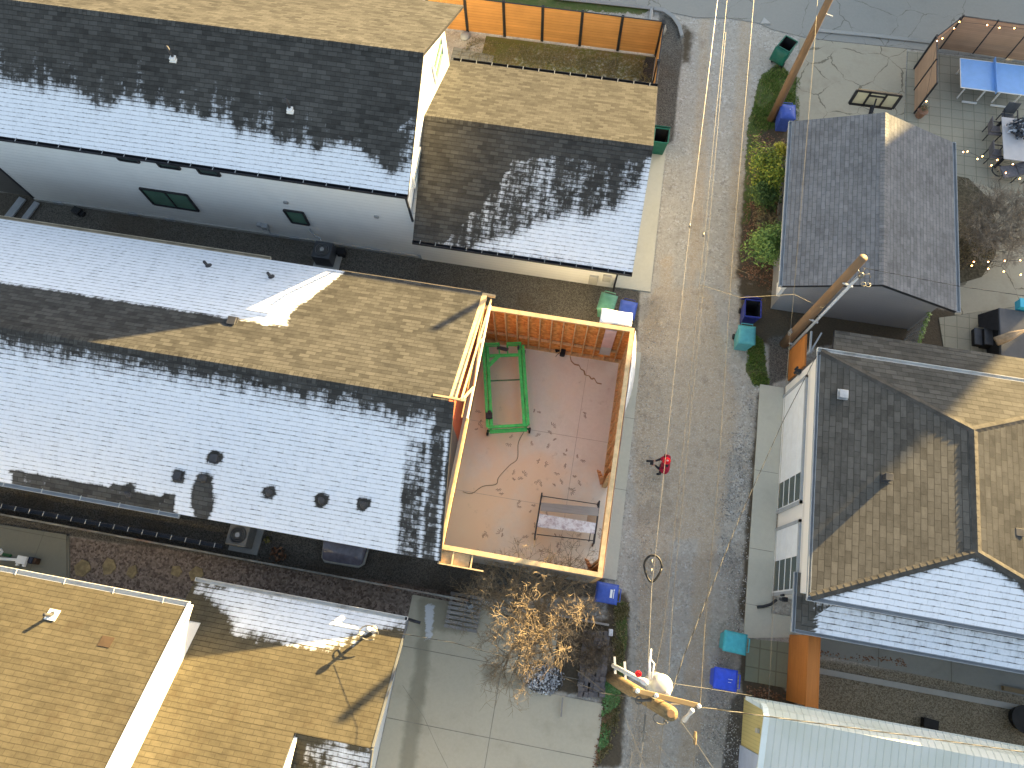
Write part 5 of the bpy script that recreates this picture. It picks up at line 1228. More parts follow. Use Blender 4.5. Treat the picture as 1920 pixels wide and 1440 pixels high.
# scaffold frame lying/standing low
t = thing('scaffold', 'low grey rolling scaffold with a plank and frosted deck near the doorway', 'scaffold', (.9, 3.6, .06))
zz = .75
def pt(px, py, z=zz): return at(px, py, z)
for (a, b, nm) in ((pt(1016, 925), pt(1003, 1006), 'end_frame'), (pt(1124, 940), pt(1114, 1018), 'end_frame')):
    mb = MB(); dz = Vector((0, 0, 1))
    for s in (a, b): mb.cyl(s, .028, .1, zz + .02, n=8)
    mb.tube([a, b], .028, 8); mb.tube([a - dz * .4, b - dz * .4], .02, 6)
    f = mb.build(nm, M['lead'], t)
    for s in (a, b): m2 = MB(); m2.tube([(s.x - .02, s.y, .125), (s.x + .03, s.y, .125)], .06, 10); m2.build('caster_wheel', M['rubber'], f)
mb = MB(); mb.tube([pt(1016, 930, .5), pt(1124, 946, .5)], .016, 6); mb.tube([pt(1006, 1002, .5), pt(1114, 1014, .5)], .016, 6); mb.tube([pt(1110, 985, .4), pt(1104, 1016, .4)], .016, 6); mb.build('brace', M['lead'], t)
mb = MB(); a, b = pt(1014, 950, zz + .05), pt(1122, 960, zz + .05); mb.beam(a, b, .28, .05); mb.build('plank', M['greywood'], t)
a = [pt(1012, 963), pt(1118, 981), pt(1115, 1001), pt(1007, 988)]; mb = MB(); mb.poly([p - Vector((0, 0, .02)) for p in a][::-1]); mb.poly([p + Vector((0, 0, .01)) for p in a]); mb.build('deck', M['frost'], t)
a = at(1100, 975, .4); mb = MB(); mb.box(a.x, a.x + .38, a.y - .35, a.y + .2, .5, .53); mb.build('plywood_scrap', plain('pale_plywood', (.5, .36, .25), .7, .1), t)

# ================================================================== PERSON in red
hp = at(1251, 864, 1.62); fx, fy = hp.x + .02, hp.y - .02
per = thing('person', 'person in a red hat and dark red jacket holding a black controller on the alley', 'person', (fx, fy, 0))
def skin_mesh(name, verts, edges, mat, parent, root=0, lv=2):
    me = bpy.data.meshes.new(name); me.from_pydata([Vector(v[:3]) - ROOT[parent] for v in verts], [], []); 
    me = bpy.data.meshes.new(name); me.from_pydata([tuple(Vector(v[:3]) - ROOT[parent]) for v in verts], edges, [])
    o = bpy.data.objects.new(name, me); COL.objects.link(o); o.parent = parent; ROOT[o] = ROOT[parent]; me.materials.append(mat)
    sk = o.modifiers.new('skin', 'SKIN'); sk.use_smooth_shade = True
    for i, v in enumerate(verts):
        d = me.skin_vertices[0].data[i]; d.radius = (v[3], v[4] if len(v) > 4 else v[3]); d.use_root = (i == root)
    s = o.modifiers.new('sub', 'SUBSURF'); s.levels = lv; s.render_levels = lv
    return o
def L(x, y, z): return (fx + x, fy + y, z)   # person faces -x (towards the framed garage)
V_ = []; E2 = []
def chain(pts, start=None):
    prev = start
    for p in pts:
        V_.append((*L(*p[:3]), *p[3:])); k = len(V_) - 1
        if prev is not None: E2.append((prev, k))
        prev = k
    return prev
pel = chain([(0, 0, .93, .15, .12)]); ch = chain([(.01, 0, 1.15, .15, .12), (.02, 0, 1.34, .17, .12), (.0, 0, 1.46, .08)], pel); nk = chain([(-.03, 0, 1.54, .06), (-.05, 0, 1.62, .09, .10), (-.05, 0, 1.72, .085, .09)], ch)
for s in (-1, 1): chain([(0, s * .10, .86, .095), (-.02, s * .11, .48, .068), (.02, s * .11, .10, .045), (-.10, s * .12, .045, .042)], pel)
for s in (-1, 1): chain([(.01, s * .20, 1.40, .075), (.0, s * .27, 1.14, .055), (-.24, s * .13, 1.10, .042), (-.34, s * .07, 1.12, .032)], ch - 1)
body = skin_mesh('body', V_, E2, M['trouser'], per)
V_, E2 = [], []
a = chain([(.0, 0, .88, .19, .155)]); b = chain([(.01, 0, 1.12, .185, .15), (.03, 0, 1.34, .20, .15), (.02, 0, 1.45, .11)], a)
for s in (-1, 1): chain([(.02, s * .20, 1.385, .12), (.03, s * .27, 1.14, .10), (-.18, s * .14, 1.10, .065)], b - 1)
skin_mesh('jacket', V_, E2, M['red'], per)
mb = MB(); c = Vector(L(-.05, 0, 1.70)); mb.ball((c.x, c.y, c.z), .14, .125, .125, 14); mb.build('hat', M['hat'], per, True)
mb = MB(); mb.ball((c.x + .01, c.y - .02, c.z + .12), .035, n=8); mb.build('hat_bobble', plain('pale_pink_wool', (.75, .45, .42), .9, .1), per, True)
mb = MB(); f = Vector(L(-.145, 0, 1.62)); mb.ball((f.x + .035, f.y, f.z - .02), .055, .075, .10, 12); mb.ball((f.x - .02, f.y, f.z - .01), .02, .014, .022, 8)
for s in (-1, 1): mb.ball((f.x + .08, f.y + s * .10, f.z), .02, .014, .03, 8)
fc = mb.build('face', M['skin'], per, True)
mb = MB()
for s in (-1, 1): mb.ball((f.x - .012, f.y + s * .032, f.z + .02), .009, n=6)
mb.box(f.x - .018, f.x - .008, f.y - .02, f.y + .02, f.z - .062, f.z - .055); mb.build('eyes_and_mouth', M['trouser'], fc)
for s in (-1, 1):
    V_, E2 = [], []
    chain([(-.32, s * .08, 1.12, .034, .022), (-.38, s * .075, 1.13, .036, .02)])
    for k in range(4): chain([(-.40, s * (.055 + .018 * k), 1.125 - .004 * k, .010), (-.435, s * (.052 + .016 * k), 1.12 - .012 * k, .0095), (-.45, s * (.046 + .015 * k), 1.095 - .01 * k, .0085), (-.43, s * (.042 + .015 * k), 1.078, .008)], 1)
    chain([(-.36, s * .045, 1.14, .012), (-.39, s * .028, 1.152, .010), (-.41, s * .02, 1.158, .008)], 0)
    skin_mesh('hand', V_, E2, M['skin'], per, 0, 1)
t = thing('remote_controller', 'black handheld remote controller held out by the person in red', 'controller', L(-.45, 0, 1.10))
mb = MB(); c = L(-.45, 0, 1.125); mb.obox(c, (.12, .17, .05)); bd = mb.build('controller_body', M['rubber'], t, bevel=.015)
mb = MB(); c = L(-.56, 0.02, 1.16); mb.obox(c, (.17, .085, .012), .1); mb.build('screen', M['rubber'], t, bevel=.004)
for s in (-1, 1): mb = MB(); c = L(-.44, s * .05, 1.15); mb.cyl(c, .008, 1.15, 1.175, n=6); mb.build('stick', M['lead'], bd)

# ================================================================== UTILITY UNITS between houses
def ac(label, px, py, body, z=.75, s=.72, bx=.12):
    c = at(px, py, z); t = thing('air_conditioner', label, 'air conditioner', (c.x, c.y, 0), 'air conditioning units')
    mb = MB(); mb.box(c.x - s / 2 - .1, c.x + s / 2 + .22, c.y - s / 2 - .16, c.y + s / 2 + .05, 0, .07); mb.build('pad', M['curb'], t)
    mb = MB(); mb.box(c.x - s / 2, c.x + s / 2, c.y - s / 2, c.y + s / 2, .07, z); b = mb.build('cabinet', body, t, bevel=.03)
    mb = MB(); mb.cyl(c, s * .40, z + .001, z + .02, n=24); mb.build('fan_opening', M['rubber'], b)
    mb = MB()
    for r in (.36, .27, .18, .09): mb.tube([(c.x + s * r * math.cos(k * .262), c.y + s * r * math.sin(k * .262), z + .03) for k in range(25)], .006, 4)
    mb.cyl(c, s * .12, z + .02, z + .045, n=12); mb.build('fan_grille', M['steel'], b)
ac('dark air conditioner on a pale pad against the tall white house', 604, 468, plain('dark_ac_paint', (.07, .075, .085), .5, .15))
ac('beige air conditioner on a pad tucked under the frosted eave', 446, 1003, plain('beige_ac_paint', (.24, .23, .21), .5, .1), .72)
c = at(640, 473, .2); t = thing('black_bucket', 'small black box on the gravel right of the dark air conditioner', 'box', (c.x, c.y, 0))
mb = MB(); mb.obox((c.x, c.y, .14), (.3, .26, .28), .1); mb.obox((c.x, c.y, .3), (.34, .3, .04), .1); mb.build('box_shell', M['rubber'], t, bevel=.02)
c = at(143, 394, .2); t = thing('bait_box', 'dark box lying on gravel near the left end of the white house', 'box', (c.x, c.y, 0))
mb = MB(); mb.obox((c.x, c.y, .12), (.36, .28, .24), -.3); mb.obox((c.x + .2, c.y - .06, .08), (.16, .22, .16), -.3); mb.build('box_shell', M['mat_dark'], t, bevel=.02)
for k, (px, py, w_, l_) in enumerate(((28, 392, .32, 1.1), (58, 396, .25, .9))):
    c = at(px, py, .05); mb = MB(); mb.obox((c.x, c.y, .06), (w_, l_, .08), -.25); setp(mb.build('paving_slab', M['guttergrey'], bevel=.01), ('wider' if k == 0 else 'narrower') + ' grey slab laid on the gravel at the left end of the white house', 'slab')
# window well cover
c = [at(602, 1017, .35), at(690, 1030, .35), at(676, 1062, .30), at(603, 1050, .30)]; cc = sum(c, Vector()) / 4
t = thing('window_well_cover', 'clear plastic window well cover half under the frosted eave', 'window well cover', (cc.x, cc.y, 0))
c[0] += Vector((0, .55, 0)); c[1] += Vector((0, .55, 0)); mb = MB(); n = 8
for j in range(n + 1):
    for i in range(n + 1):
        a, b = i / n, j / n; p = c[3].lerp(c[2], a).lerp(c[0].lerp(c[1], a), b); p.z = .12 + .30 * math.sin(math.pi * min(1, .12 + a * .88)) ** .3 * min(1, b * 2.4 + .05) ** .5; mb.v.append(p)
for j in range(n):
    for i in range(n): q = j * (n + 1) + i; mb.f.append((q, q + 1, q + n + 2, q + n + 1)); mb.m.append(0)
mb.build('dome', M['clearplastic'], t, True)
mb = MB(); g0 = [c[0] + Vector((0, 0, -.2)), c[3] + Vector((-.03, .1, -.14)), c[3] + Vector((.08, -.02, -.14)), c[2] + Vector((-.08, -.02, -.14)), c[2] + Vector((.05, .1, -.14)), c[1] + Vector((0, 0, -.2))]; mb.tube(g0, .045, 6); mb.build('frame', plain('beige_frame', (.36, .35, .31), .5, .1), t, True)
# dead plant and weeds
def tuft(label, px, py, n, size, mat, h, r, seed, cat='plant', name='dead_plant'):
    c = at(px, py, h * .5); t = thing(name, label, cat, (c.x, c.y, 0)); rg = random.Random(seed); mb = MB(); leaves(mb, (c.x, c.y, h * .55), (r, r * .8, h * .5), n, size, rg); mb.build('foliage', mat, t)
    mb = MB()
    for k in range(7): a = rg.uniform(0, 6.28); mb.tube([(c.x, c.y, 0), (c.x + math.cos(a) * r * .5, c.y + math.sin(a) * r * .5, h * .6)], [.012, .005], 4)
    mb.build('stem', M['vine'], t)
tuft('withered brown leafy plant on the dark strip below the frosted roof', 522, 1040, 46, .085, M['deadleaf'], .35, .34, 2)
tuft('small yellowing plant beside the beige air conditioner', 500, 1012, 16, .07, leafmat('yellow_leaf', (.12, .11, .02), (.2, .17, .04), (.3, .24, .08)), .25, .16, 4)
# stepping stones
for k, (px, py, s) in enumerate(((155, 1065, .30), (204, 1062, .30), (247, 1072, .24), (331, 1070, .22), (368, 1076, .27))):
    c = at(px, py, .03); rg = random.Random(k + 40); n = rg.choice((5, 6)); pts = [(c.x + s * rg.uniform(.8, 1.15) * math.cos(i * 6.283 / n + rg.uniform(-.2, .2)), c.y + s * rg.uniform(.8, 1.15) * math.sin(i * 6.283 / n)) for i in range(n)]
    mb = MB(); mb.prism(pts, -.02, .035); setp(mb.build('stepping_stone', M['flag'], bevel=.01), ('yellow flagstone nearest the porch step', 'second yellow flagstone from the porch step', 'middle flagstone of the gravel path, half sunk', 'fourth flagstone from the porch step, triangular', 'last flagstone, next to the lower tan roof')[k], 'flagstone', 'flagstones in the gravel strip')
# white outdoor lamp/bench on porch slab at far left
c = at(30, 1049, .5); t = thing('white_bench', 'white metal post laid on the porch slab with a dark bag at its end', 'bench', (c.x, c.y, .1))
mb = MB(); a = at(-40, 1045, .5); mb.beam(a, at(36, 1050, .5), .09, .09); mb.obox(at(41, 1050, .55), (.34, .26, .10), -.02); mb.build('rail', M['white2'], t, bevel=.01)
mb = MB(); 
for px, py in ((34, 1056), (46, 1058)): mb.obox(at(px, py, .5), (.08, .16, .09))
mb.cyl(at(-30, 1045, .5), .04, .1, .5); mb.cyl(at(38, 1050, .5), .05, .1, .5); mb.build('foot', M['white2'], t)
mb = MB(); tub = [at(-8, 1034, .55), at(2, 1030, .55), at(4, 1034, .55), at(0, 1040, .5)]; mb.tube(tub, .045, 6); mb.build('curved_handle', M['white2'], t, True)
c = at(60, 1051, .35); t = thing('dark_bag', 'dark blue and brown bag at the end of the white post', 'bag', (c.x, c.y, .1))
mb = MB(); mb.obox((c.x - .05, c.y, .28), (.17, .22, .3)); mb.build('bag_body', plain('navy_cloth', (.04, .05, .08), .8, .2), t, bevel=.04)
mb = MB(); mb.obox((c.x + .1, c.y, .25), (.12, .2, .26)); mb.build('bag_flap', plain('brown_cloth', (.07, .04, .025), .8, .2), t, bevel=.03)
c = at(22, 1078, .11); mb = MB(); mb.obox((c.x, c.y, .11), (.85, .30, .02), -.02); setp(mb.build('door_mat', M['rubber'], bevel=.005), 'dark door mat on the porch slab beside the white gutter', 'mat')
c = at(14, 1041, .12); mb = MB(); mb.obox((c.x, c.y, .14), (.3, .1, .08), -.02); setp(mb.build('planter', M['darkgreen'], bevel=.01), 'small dark planter behind the white post on the porch slab', 'planter')
# pallet
c = at(869, 1151, .12); t = thing('pallet', 'weathered grey slatted pallet lying under the bare tree', 'pallet', (c.x, c.y, 0)); 
for k in range(8): mb = MB(); y = c.y - .52 + k * .15; mb.box(c.x - .56, c.x + .56, y, y + .10, .11, .135); mb.build('slat', M['greywood'], t)
for x in (-.52, 0, .46): mb = MB(); mb.box(c.x + x, c.x + x + .06, c.y - .52, c.y + .63, .02, .108); mb.build('stringer', M['greywood'], t)
c2 = at(883, 1138, .2); mb = MB(); mb.obox((c2.x, c2.y, .17), (.2, .14, .07), .6); setp(mb.build('grey_block', M['guttergrey'], bevel=.01), 'grey block resting on the corner of the pallet', 'block')
# bed wall, bricks, frosted heap
mb = MB(); a, b = at(1028, 1150, .25), at(1142, 1172, .25); mb.beam(a - Vector((0, 0, .12)), b - Vector((0, 0, .12)), .07, .24); setp(mb.build('garden_edging', M['greywood']), 'grey timber edging board under the bare tree', 'edging')
rg = random.Random(9); t = thing('stacked_bricks', 'loose stack of dull grey paving bricks behind the bare tree', 'bricks', (*at(1128, 1245).xy, 0))
k = 0
for i in range(5):
    for j in range(13):
        px, py = 1098 + i * 10 + rg.uniform(-2, 2) - j * .9, 1188 + j * 9.5; c = at(px, py, .1); mb = MB(); mb.obox((c.x, c.y, .07 + .05 * (rg.random() < .4)), (.19, .15, .10), rg.uniform(-.12, .12)); mb.build('brick', M['brick'] if 'brick' in M else M.setdefault('brick', plain('dull_grey_brick', (.15, .135, .135), .9, .25, 6)), t)
        k += 1
c = at(1016, 1272, .25); t = thing('frosted_leaf_heap', 'frost-covered heap of leaves and wood chips under the tree edge', 'leaf heap', (c.x, c.y, 0))
mb = MB(); leaves(mb, (c.x, c.y, .06), (.70, .52, .30), 1000, .05, rg, shell=.75, lump=.15); 
for i, p in enumerate(mb.f): mb.m[i] = 0
mb.build('leaf_litter', leafmat('frosted_leaf', (.07, .06, .055), (.40, .41, .44), (.74, .76, .80)), t)
mb = MB(); mb.ball((c.x, c.y, .02), .64, .48, .24, 14); mb.build('heap_core', plain('dark_compost', (.05, .045, .04), .9, .3), t, True)
c = at(1145, 1186, .15); mb = MB(); mb.obox((c.x, c.y, .16), (.14, .22, .12), .1); setp(mb.build('white_paint_tin', M['frost'], bevel=.02), 'pale frosted block at the alley end of the timber edging', 'block')
mb = MB(); a, b = at(1055, 1308, .1), at(1052, 1344, .1); mb.beam(a, b, .05, .05); setp(mb.build('timber_stake', M['greywood']), 'pale stake lying on the driveway below the frosted heap', 'stake')
c = at(1743, 1357, .15); t = thing('black_planter', 'small black box on the pea gravel beside the metal roof', 'box', (c.x, c.y, 0)); mb = MB(); mb.obox((c.x, c.y, .12), (.42, .26, .24), -.1); mb.obox((c.x, c.y, .25), (.46, .3, .03), -.1); mb.build('box_shell', M['rubber'], t, bevel=.02)
c = at(1917, 1348, .2); t = thing('fire_pit', 'black round fire pit at the right edge of the pea gravel yard', 'fire pit', (c.x, c.y, 0)); mb = MB(); mb.cyl(c, .34, .05, .35, .40, 20); mb.cyl(c, .42, .33, .37, n=20); mb.build('bowl', M['rubber'], t)
mb = MB(); a, b = at(1880, 1290, .1), at(1990, 1312, .1); mb.beam(a, b, .14, .16); setp(mb.build('timber_sleeper', M['polelight']), 'tan timber sleeper at the end of the pale kerb', 'sleeper')
c = at(1435, 40, .05); mb = MB(); mb.prism([(c.x - .2, c.y - .16), (c.x + .26, c.y - .1), (c.x - .08, c.y + .22)], 0, .07); setp(mb.build('white_rock', M['curb'], bevel=.02), 'flat white triangular rock where the alley meets the street', 'rock')
c = at(1238, 52, .2); mb = MB(); mb.ball((c.x, c.y, .1), .3, .38, .22, 10); o = mb.build('boulder', plain('tan_boulder', (.3, .27, .22), .9, .25, 5, bump=.5), smooth=True); setp(o, 'tan boulder on the dark gravel behind the cedar fence corner', 'boulder')
rg = random.Random(77)
c = at(872, 67, .1); mb = MB(); mb.ball((c.x, c.y, .1), .22, .26, .12, 10); setp(mb.build('garden_rock', M['guttergrey'], smooth=True), 'grey rock at the foot of the long cedar fence', 'rock')

# ================================================================== PATIO FURNITURE
a, b, c_, d_ = at(1800, 107, .76), at(1988, 134, .76), at(1986, 190, .76), at(1798, 163, .76); cc = (a + c_) / 2
t = thing('table_tennis_table', 'blue folding table tennis table with white frame on the patio', 'table', (cc.x, cc.y, 0))
x0, x1, y0, y1 = a.x, a.x + 2.74, d_.y, d_.y + 1.525; xm = (x0 + x1) / 2
for p, q in ((x0, xm - .006), (xm + .006, x1)): mb = MB(); mb.box(p, q, y0, y1, .735, .76); mb.build('table_half', M['bluetop'], t)
mb = MB(); 
for y in (y0, y1): mb.box(x0, x1, y - .012, y + .012, .73, .764)
mb.box(x0 - .012, x0 + .012, y0, y1, .73, .764); mb.build('edge_band', M['white2'], t)
mb = MB(); mb.box(xm - .01, xm + .01, y0 - .15, y1 + .15, .765, .91); mb.build('net', M['bluetop'], t)
for x in (x0 + .25, xm - .3, xm + .3, x1 - .25):
    for y in (y0 + .12, y1 - .12): mb = MB(); mb.beam((x, y, .03), (x, y, .735), .05, .05); mb.build('leg', M['white2'], t)
mb = MB(); mb.beam((x0 + .4, y0 - .12, .12), (x0 + 1.0, y0 - .12, .12), .06, .06); mb.beam((xm + .2, y0 - .12, .12), (xm + .8, y0 - .12, .12), .06, .06); mb.build('foot', M['white2'], t)
# basketball hoop
bz = [at(1625, 171, 3.3), at(1678, 176, 3.3), at(1666, 195, 2.6), at(1611, 190, 2.6)]
cx = (bz[0].x + bz[1].x) / 2; by = sum(p.y for p in bz) / 4; hw = (bz[1].x - bz[0].x) / 2; bx = 11.05
t = thing('basketball_hoop', 'portable basketball hoop with a clear black-framed backboard over cracked concrete', 'basketball hoop', (cx - .1, by - .6, 0))
mb = MB(); zb0, zb1 = 2.5, 3.2; bw = .80
ang = 0
for p, q in (((cx - bw, zb0), (cx + bw, zb0)), ((cx - bw, zb1), (cx + bw, zb1)), ((cx - bw, zb0), (cx - bw, zb1)), ((cx + bw, zb0), (cx + bw, zb1)), ((cx - .3, zb0), (cx - .3, zb1)), ((cx + .3, zb0), (cx + .3, zb1)), ((cx - .3, zb0 + .52), (cx + .3, zb0 + .52))):
    mb.beam((p[0], by, p[1]), (q[0], by, q[1]), .11 if abs(p[0] - cx) > .5 or abs(p[0] - q[0]) > 1 else .08, .06, 0, (0, 1, 0))
fr = mb.build('backboard_frame', M['trim'], t)
mb = MB(); mb.box(cx - bw, cx + bw, by - .008, by + .008, zb0, zb1); mb.build('backboard', plain('cream_board', (.50, .48, .34), .3, .06), t)
mb = MB(); rc = Vector((cx, by + .32, zb0 + .12)); mb.tube([rc + Vector((.23 * math.cos(k * .35), .23 * math.sin(k * .35), 0)) for k in range(19)], .016, 6); mb.beam(rc - Vector((0, .24, 0)), rc - Vector((0, .32, 0)), .12, .05); mb.build('rim', plain('orange_rim', (.6, .12, .06), .5, .1), t)
mb = MB()
for k in range(12): an = k * .5236; mb.tube([rc + Vector((.23 * math.cos(an), .23 * math.sin(an), 0)), rc + Vector((.13 * math.cos(an + .5), .13 * math.sin(an + .5), -.42))], .006, 3)
mb.build('net', M['gutterwhite'], t)
mb = MB(); mb.beam((cx, by - .05, 2.6), (cx - .05, by - .75, 2.2), .08, .06); mb.beam((cx, by - .05, 2.95), (cx - .05, by - .75, 2.5), .05, .05); mb.beam((cx - .05, by - .72, 2.55), (cx - .05, by - .8, .1), .10, .10); mb.build('pole', M['trim'], t)
mb = MB(); mb.box(cx - .5, cx + .4, by - 1.5, by - .6, .02, .2); mb.build('base', M['mat_dark'], t, bevel=.06)
# dining set
c = at(1905, 253, .74); t = thing('dining_table', 'long pale dining table at the right edge of the patio', 'table', (16.7, c.y, 0))
p = at(1878, 219, .74); q = at(1878, 297, .74); mb = MB(); mb.box(p.x, p.x + 1.25, q.y, p.y, .71, .745); mb.build('table_top', M['whitetop'], t, bevel=.01)
for x in (p.x + .08, p.x + 1.15):
    for y in (q.y + .1, p.y - .1): mb = MB(); mb.beam((x, y, .03), (x, y, .71), .06, .06); mb.build('leg', M['trim'], t)
ub = Vector((p.x + .62, (p.y + q.y) / 2 + .45, 0)); t = thing('folded_net', 'black and white bundled cover lying on the pale dining table', 'cover', (ub.x, ub.y, .75))
mb = MB(); rg = random.Random(8); leaves(mb, (ub.x, ub.y, .86), (.42, .52, .16), 260, .10, rg, shell=.4); mb.build('bundle', leafmat('black_white_cloth', (.02, .02, .025), (.06, .07, .09), (.55, .6, .66)), t)
def chair(label, x, y, rz, mat):
    t = thing('patio_chair', label, 'chair', (x, y, 0), 'patio chairs round the dining table'); ROOT[t] = Vector((0, 0, 0))
    mb = MB(); mb.box(-.25, .25, -.24, .24, .41, .45); mb.build('seat', mat, t, bevel=.02)
    mb = MB(); mb.beam((-.26, 0, .45), (-.36, 0, .95), .48, .03, 0, (1, 0, 0)); mb.build('backrest', mat, t, bevel=.01)
    for a in (-.23, .23):
        for b in (-.22, .22): mb = MB(); mb.beam((a, b, .02), (a, b, .42), .03, .03); mb.build('leg', M['trim'], t)
        
    for b in (-.26, .26): mb = MB(); mb.beam((-.28, b, .64), (.2, b, .63), .04, .03); mb.beam((.2, b, .63), (.22, b, .42), .03, .03); mb.build('armrest', M['trim'], t)
    t.rotation_euler = (0, 0, rz)
chair('grey patio chair on the left of the dining table, nearer the street', p.x - .12, p.y - .45, 0, M['greycloth'])
chair('grey patio chair on the left of the dining table, nearer the bare shrub', p.x - .12, q.y + .45, 0, M['greycloth'])
chair('grey patio chair at the street end of the dining table', p.x + .45, p.y + .25, R(-90), M['darkvinyl'])
c = at(1893, 321, .45); t = thing('lounge_chair', 'grey reclining lounge chair with a round side below the dining table', 'chair', (c.x, c.y, 0))
mb = MB(); mb.obox((c.x, c.y, .42), (.62, .55, .1), .3); mb.build('seat', M['greycloth'], t, bevel=.03)
mb = MB(); mb.obox((c.x + .55, c.y + .18, .6), (.62, .55, .09), .3, 0, 1, Matrix.Rotation(-.5, 3, 'Y')); mb.build('backrest', M['greycloth'], t, bevel=.03)
mb = MB(); mb.tube([(c.x - .42 + .24 * math.cos(k * .4), c.y - .02 + .26 * math.sin(k * .4), .42) for k in range(17)], .025, 6); mb.build('frame', M['trim'], t)
mb = MB()
for e in (-.2, .3, .7): mb.beam((c.x + e, c.y - .2, .02), (c.x + e, c.y - .2, .4), .03, .03); mb.beam((c.x + e, c.y + .25, .02), (c.x + e, c.y + .25, .4), .03, .03)
mb.build('leg', M['trim'], t)
c = at(1727, 212, .2); t = thing('flower_pot', 'clay flower pot at the foot of the two-panel screen', 'pot', (c.x, c.y, 0)); mb = MB(); mb.cyl(c, .15, 0.02, .34, .2, 14); mb.cyl(c, .22, .32, .37, n=14); mb.build('pot', M['clay'], t); mb = MB(); leaves(mb, (c.x, c.y + .05, .45), (.16, .16, .16), 60, .05, rg); mb.build('foliage', M['leaf3'], t)
# hot tub with steps and folded parasol
p = at(1857, 585, .9); t = thing('hot_tub', 'dark covered hot tub at the right edge beside the patio roof', 'hot tub', (p.x + 1.1, p.y - 1, 0))
x0 = at(1873, 560, .9).x; yb0, yt0 = at(1880, 660, .9).y, at(1885, 580, .9).y
mb = MB(); mb.box(x0, x0 + 2.2, yt0 - 2.1, yt0, .02, .8); mb.build('shell', M['rubber'], t, bevel=.05); mb = MB(); mb.box(x0 - .03, x0 + 2.23, yt0 - 2.13, yt0 + .03, .80, .92); mb.build('cover', M['darkvinyl'], t, bevel=.03)
mb = MB(); mb.add([(x0 - .04, yt0, .88), (x0 - .04, yt0 - .9, .88), (x0 - .42, yt0 - .55, .3), (x0 - .42, yt0 - .05, .3)], [(0, 1, 2, 3)]); mb.build('cover_flap', M['rubber'], t)
t = thing('tub_steps', 'pair of dark plastic steps in front of the hot tub', 'steps', (x0 - .6, yt0 - 1.2, 0))
for k, px in enumerate((1836, 1855)):
    c = at(px, 631, .25 + .2 * k); mb = MB(); mb.box(c.x - .17, c.x + .17, c.y - .34, c.y + .34, .22 + .2 * k, .27 + .2 * k); mb.build('tread', M['darkvinyl'], t, bevel=.02)
    mb = MB(); mb.box(c.x - .15, c.x + .15, c.y - .32, c.y + .32, .02, .21 + .2 * k); mb.build('riser', M['rubber'], t)
a, b = at(1868, 640, 1.05), at(1925, 618, 1.35); t = thing('folded_parasol', 'folded tan parasol lying across the hot tub cover', 'parasol', (a.x, a.y, .95))
mb = MB(); s = (b - a).cross(Vector((0, 0, 1))).normalized() * .09
for k in (-1, 0, 1): mb.tube([a + s * k + Vector((0, 0, -.02 * abs(k))), a.lerp(b, .5) + s * k * .9, b], [.085, .075, .03], 8)
mb.build('canopy', M['tanfabric'], t, True); mb = MB(); mb.tube([b, b + (b - a).normalized() * .6], .025, 8); mb.build('pole', M['polelight'], t)
c = at(1915, 568, 1.1); t = thing('cyan_box', 'small bright cyan box at the right edge above the hot tub', 'box', (c.x, c.y, .0)); mb = MB(); mb.obox((c.x + .2, c.y, .95), (.5, .34, .3)); mb.obox((c.x + .2, c.y, 1.12), (.54, .38, .04)); mb.build('box_shell', plain('cyan_plastic', (.05, .42, .60), .4, .08), t, bevel=.03)
# string lights (lit)
def lights(label, pts, z, bulbs):
    P_ = [at(px, py, zz_) for px, py, zz_ in pts]; t = thing('string_lights', label, 'string lights', P_[0]); mb = MB(); mb.tube(P_, .006, 4); mb.build('cord', M['wireblack'], t)
    for px, py, zz_ in bulbs: c = at(px, py, zz_); mb = MB(); mb.ball(c, .02, .02, .026, 8); mb.build('bulb', M['bulb'], t, True)
lights('warm string lights along the tops of the tan slatted screens', [(1735, 190, 1.8), (1757, 77, 1.8), (1799, 41, 1.85), (1850, 46, 1.8), (1902, 52, 1.85), (1990, 62, 1.85)], 1.8, [(1737, 190, 1.85), (1757, 77, 1.8), (1767, 72, 1.8), (1789, 53, 1.85), (1799, 41, 1.88), (1851, 47, 1.85), (1874, 52, 1.85), (1902, 53, 1.88)])
lights('warm string lights hung between grey garage roof and dining table', [(1790, 280, 2.5), (1814, 284, 2.4), (1842, 296, 2.35), (1870, 301, 2.35), (1900, 309, 2.4), (1960, 330, 2.5)], 2.4, [(1806, 285, 2.4), (1814, 284, 2.4), (1833, 298, 2.4), (1842, 293, 2.4), (1859, 310, 2.35), (1870, 300, 2.4), (1886, 324, 2.3), (1899, 308, 2.4), (1912, 335, 2.3)])
lights('warm string lights over the mulch circle and bare shrub', [(1790, 498, 2.4), (1825, 492, 2.2), (1853, 491, 2.2), (1884, 489, 2.25), (1913, 488, 2.3), (1960, 485, 2.4)], 2.2, [(1826, 491, 2.2), (1822, 498, 2.2), (1853, 491, 2.2), (1853, 504, 2.2), (1884, 489, 2.2), (1882, 509, 2.2), (1913, 488, 2.2), (1914, 515, 2.2)])

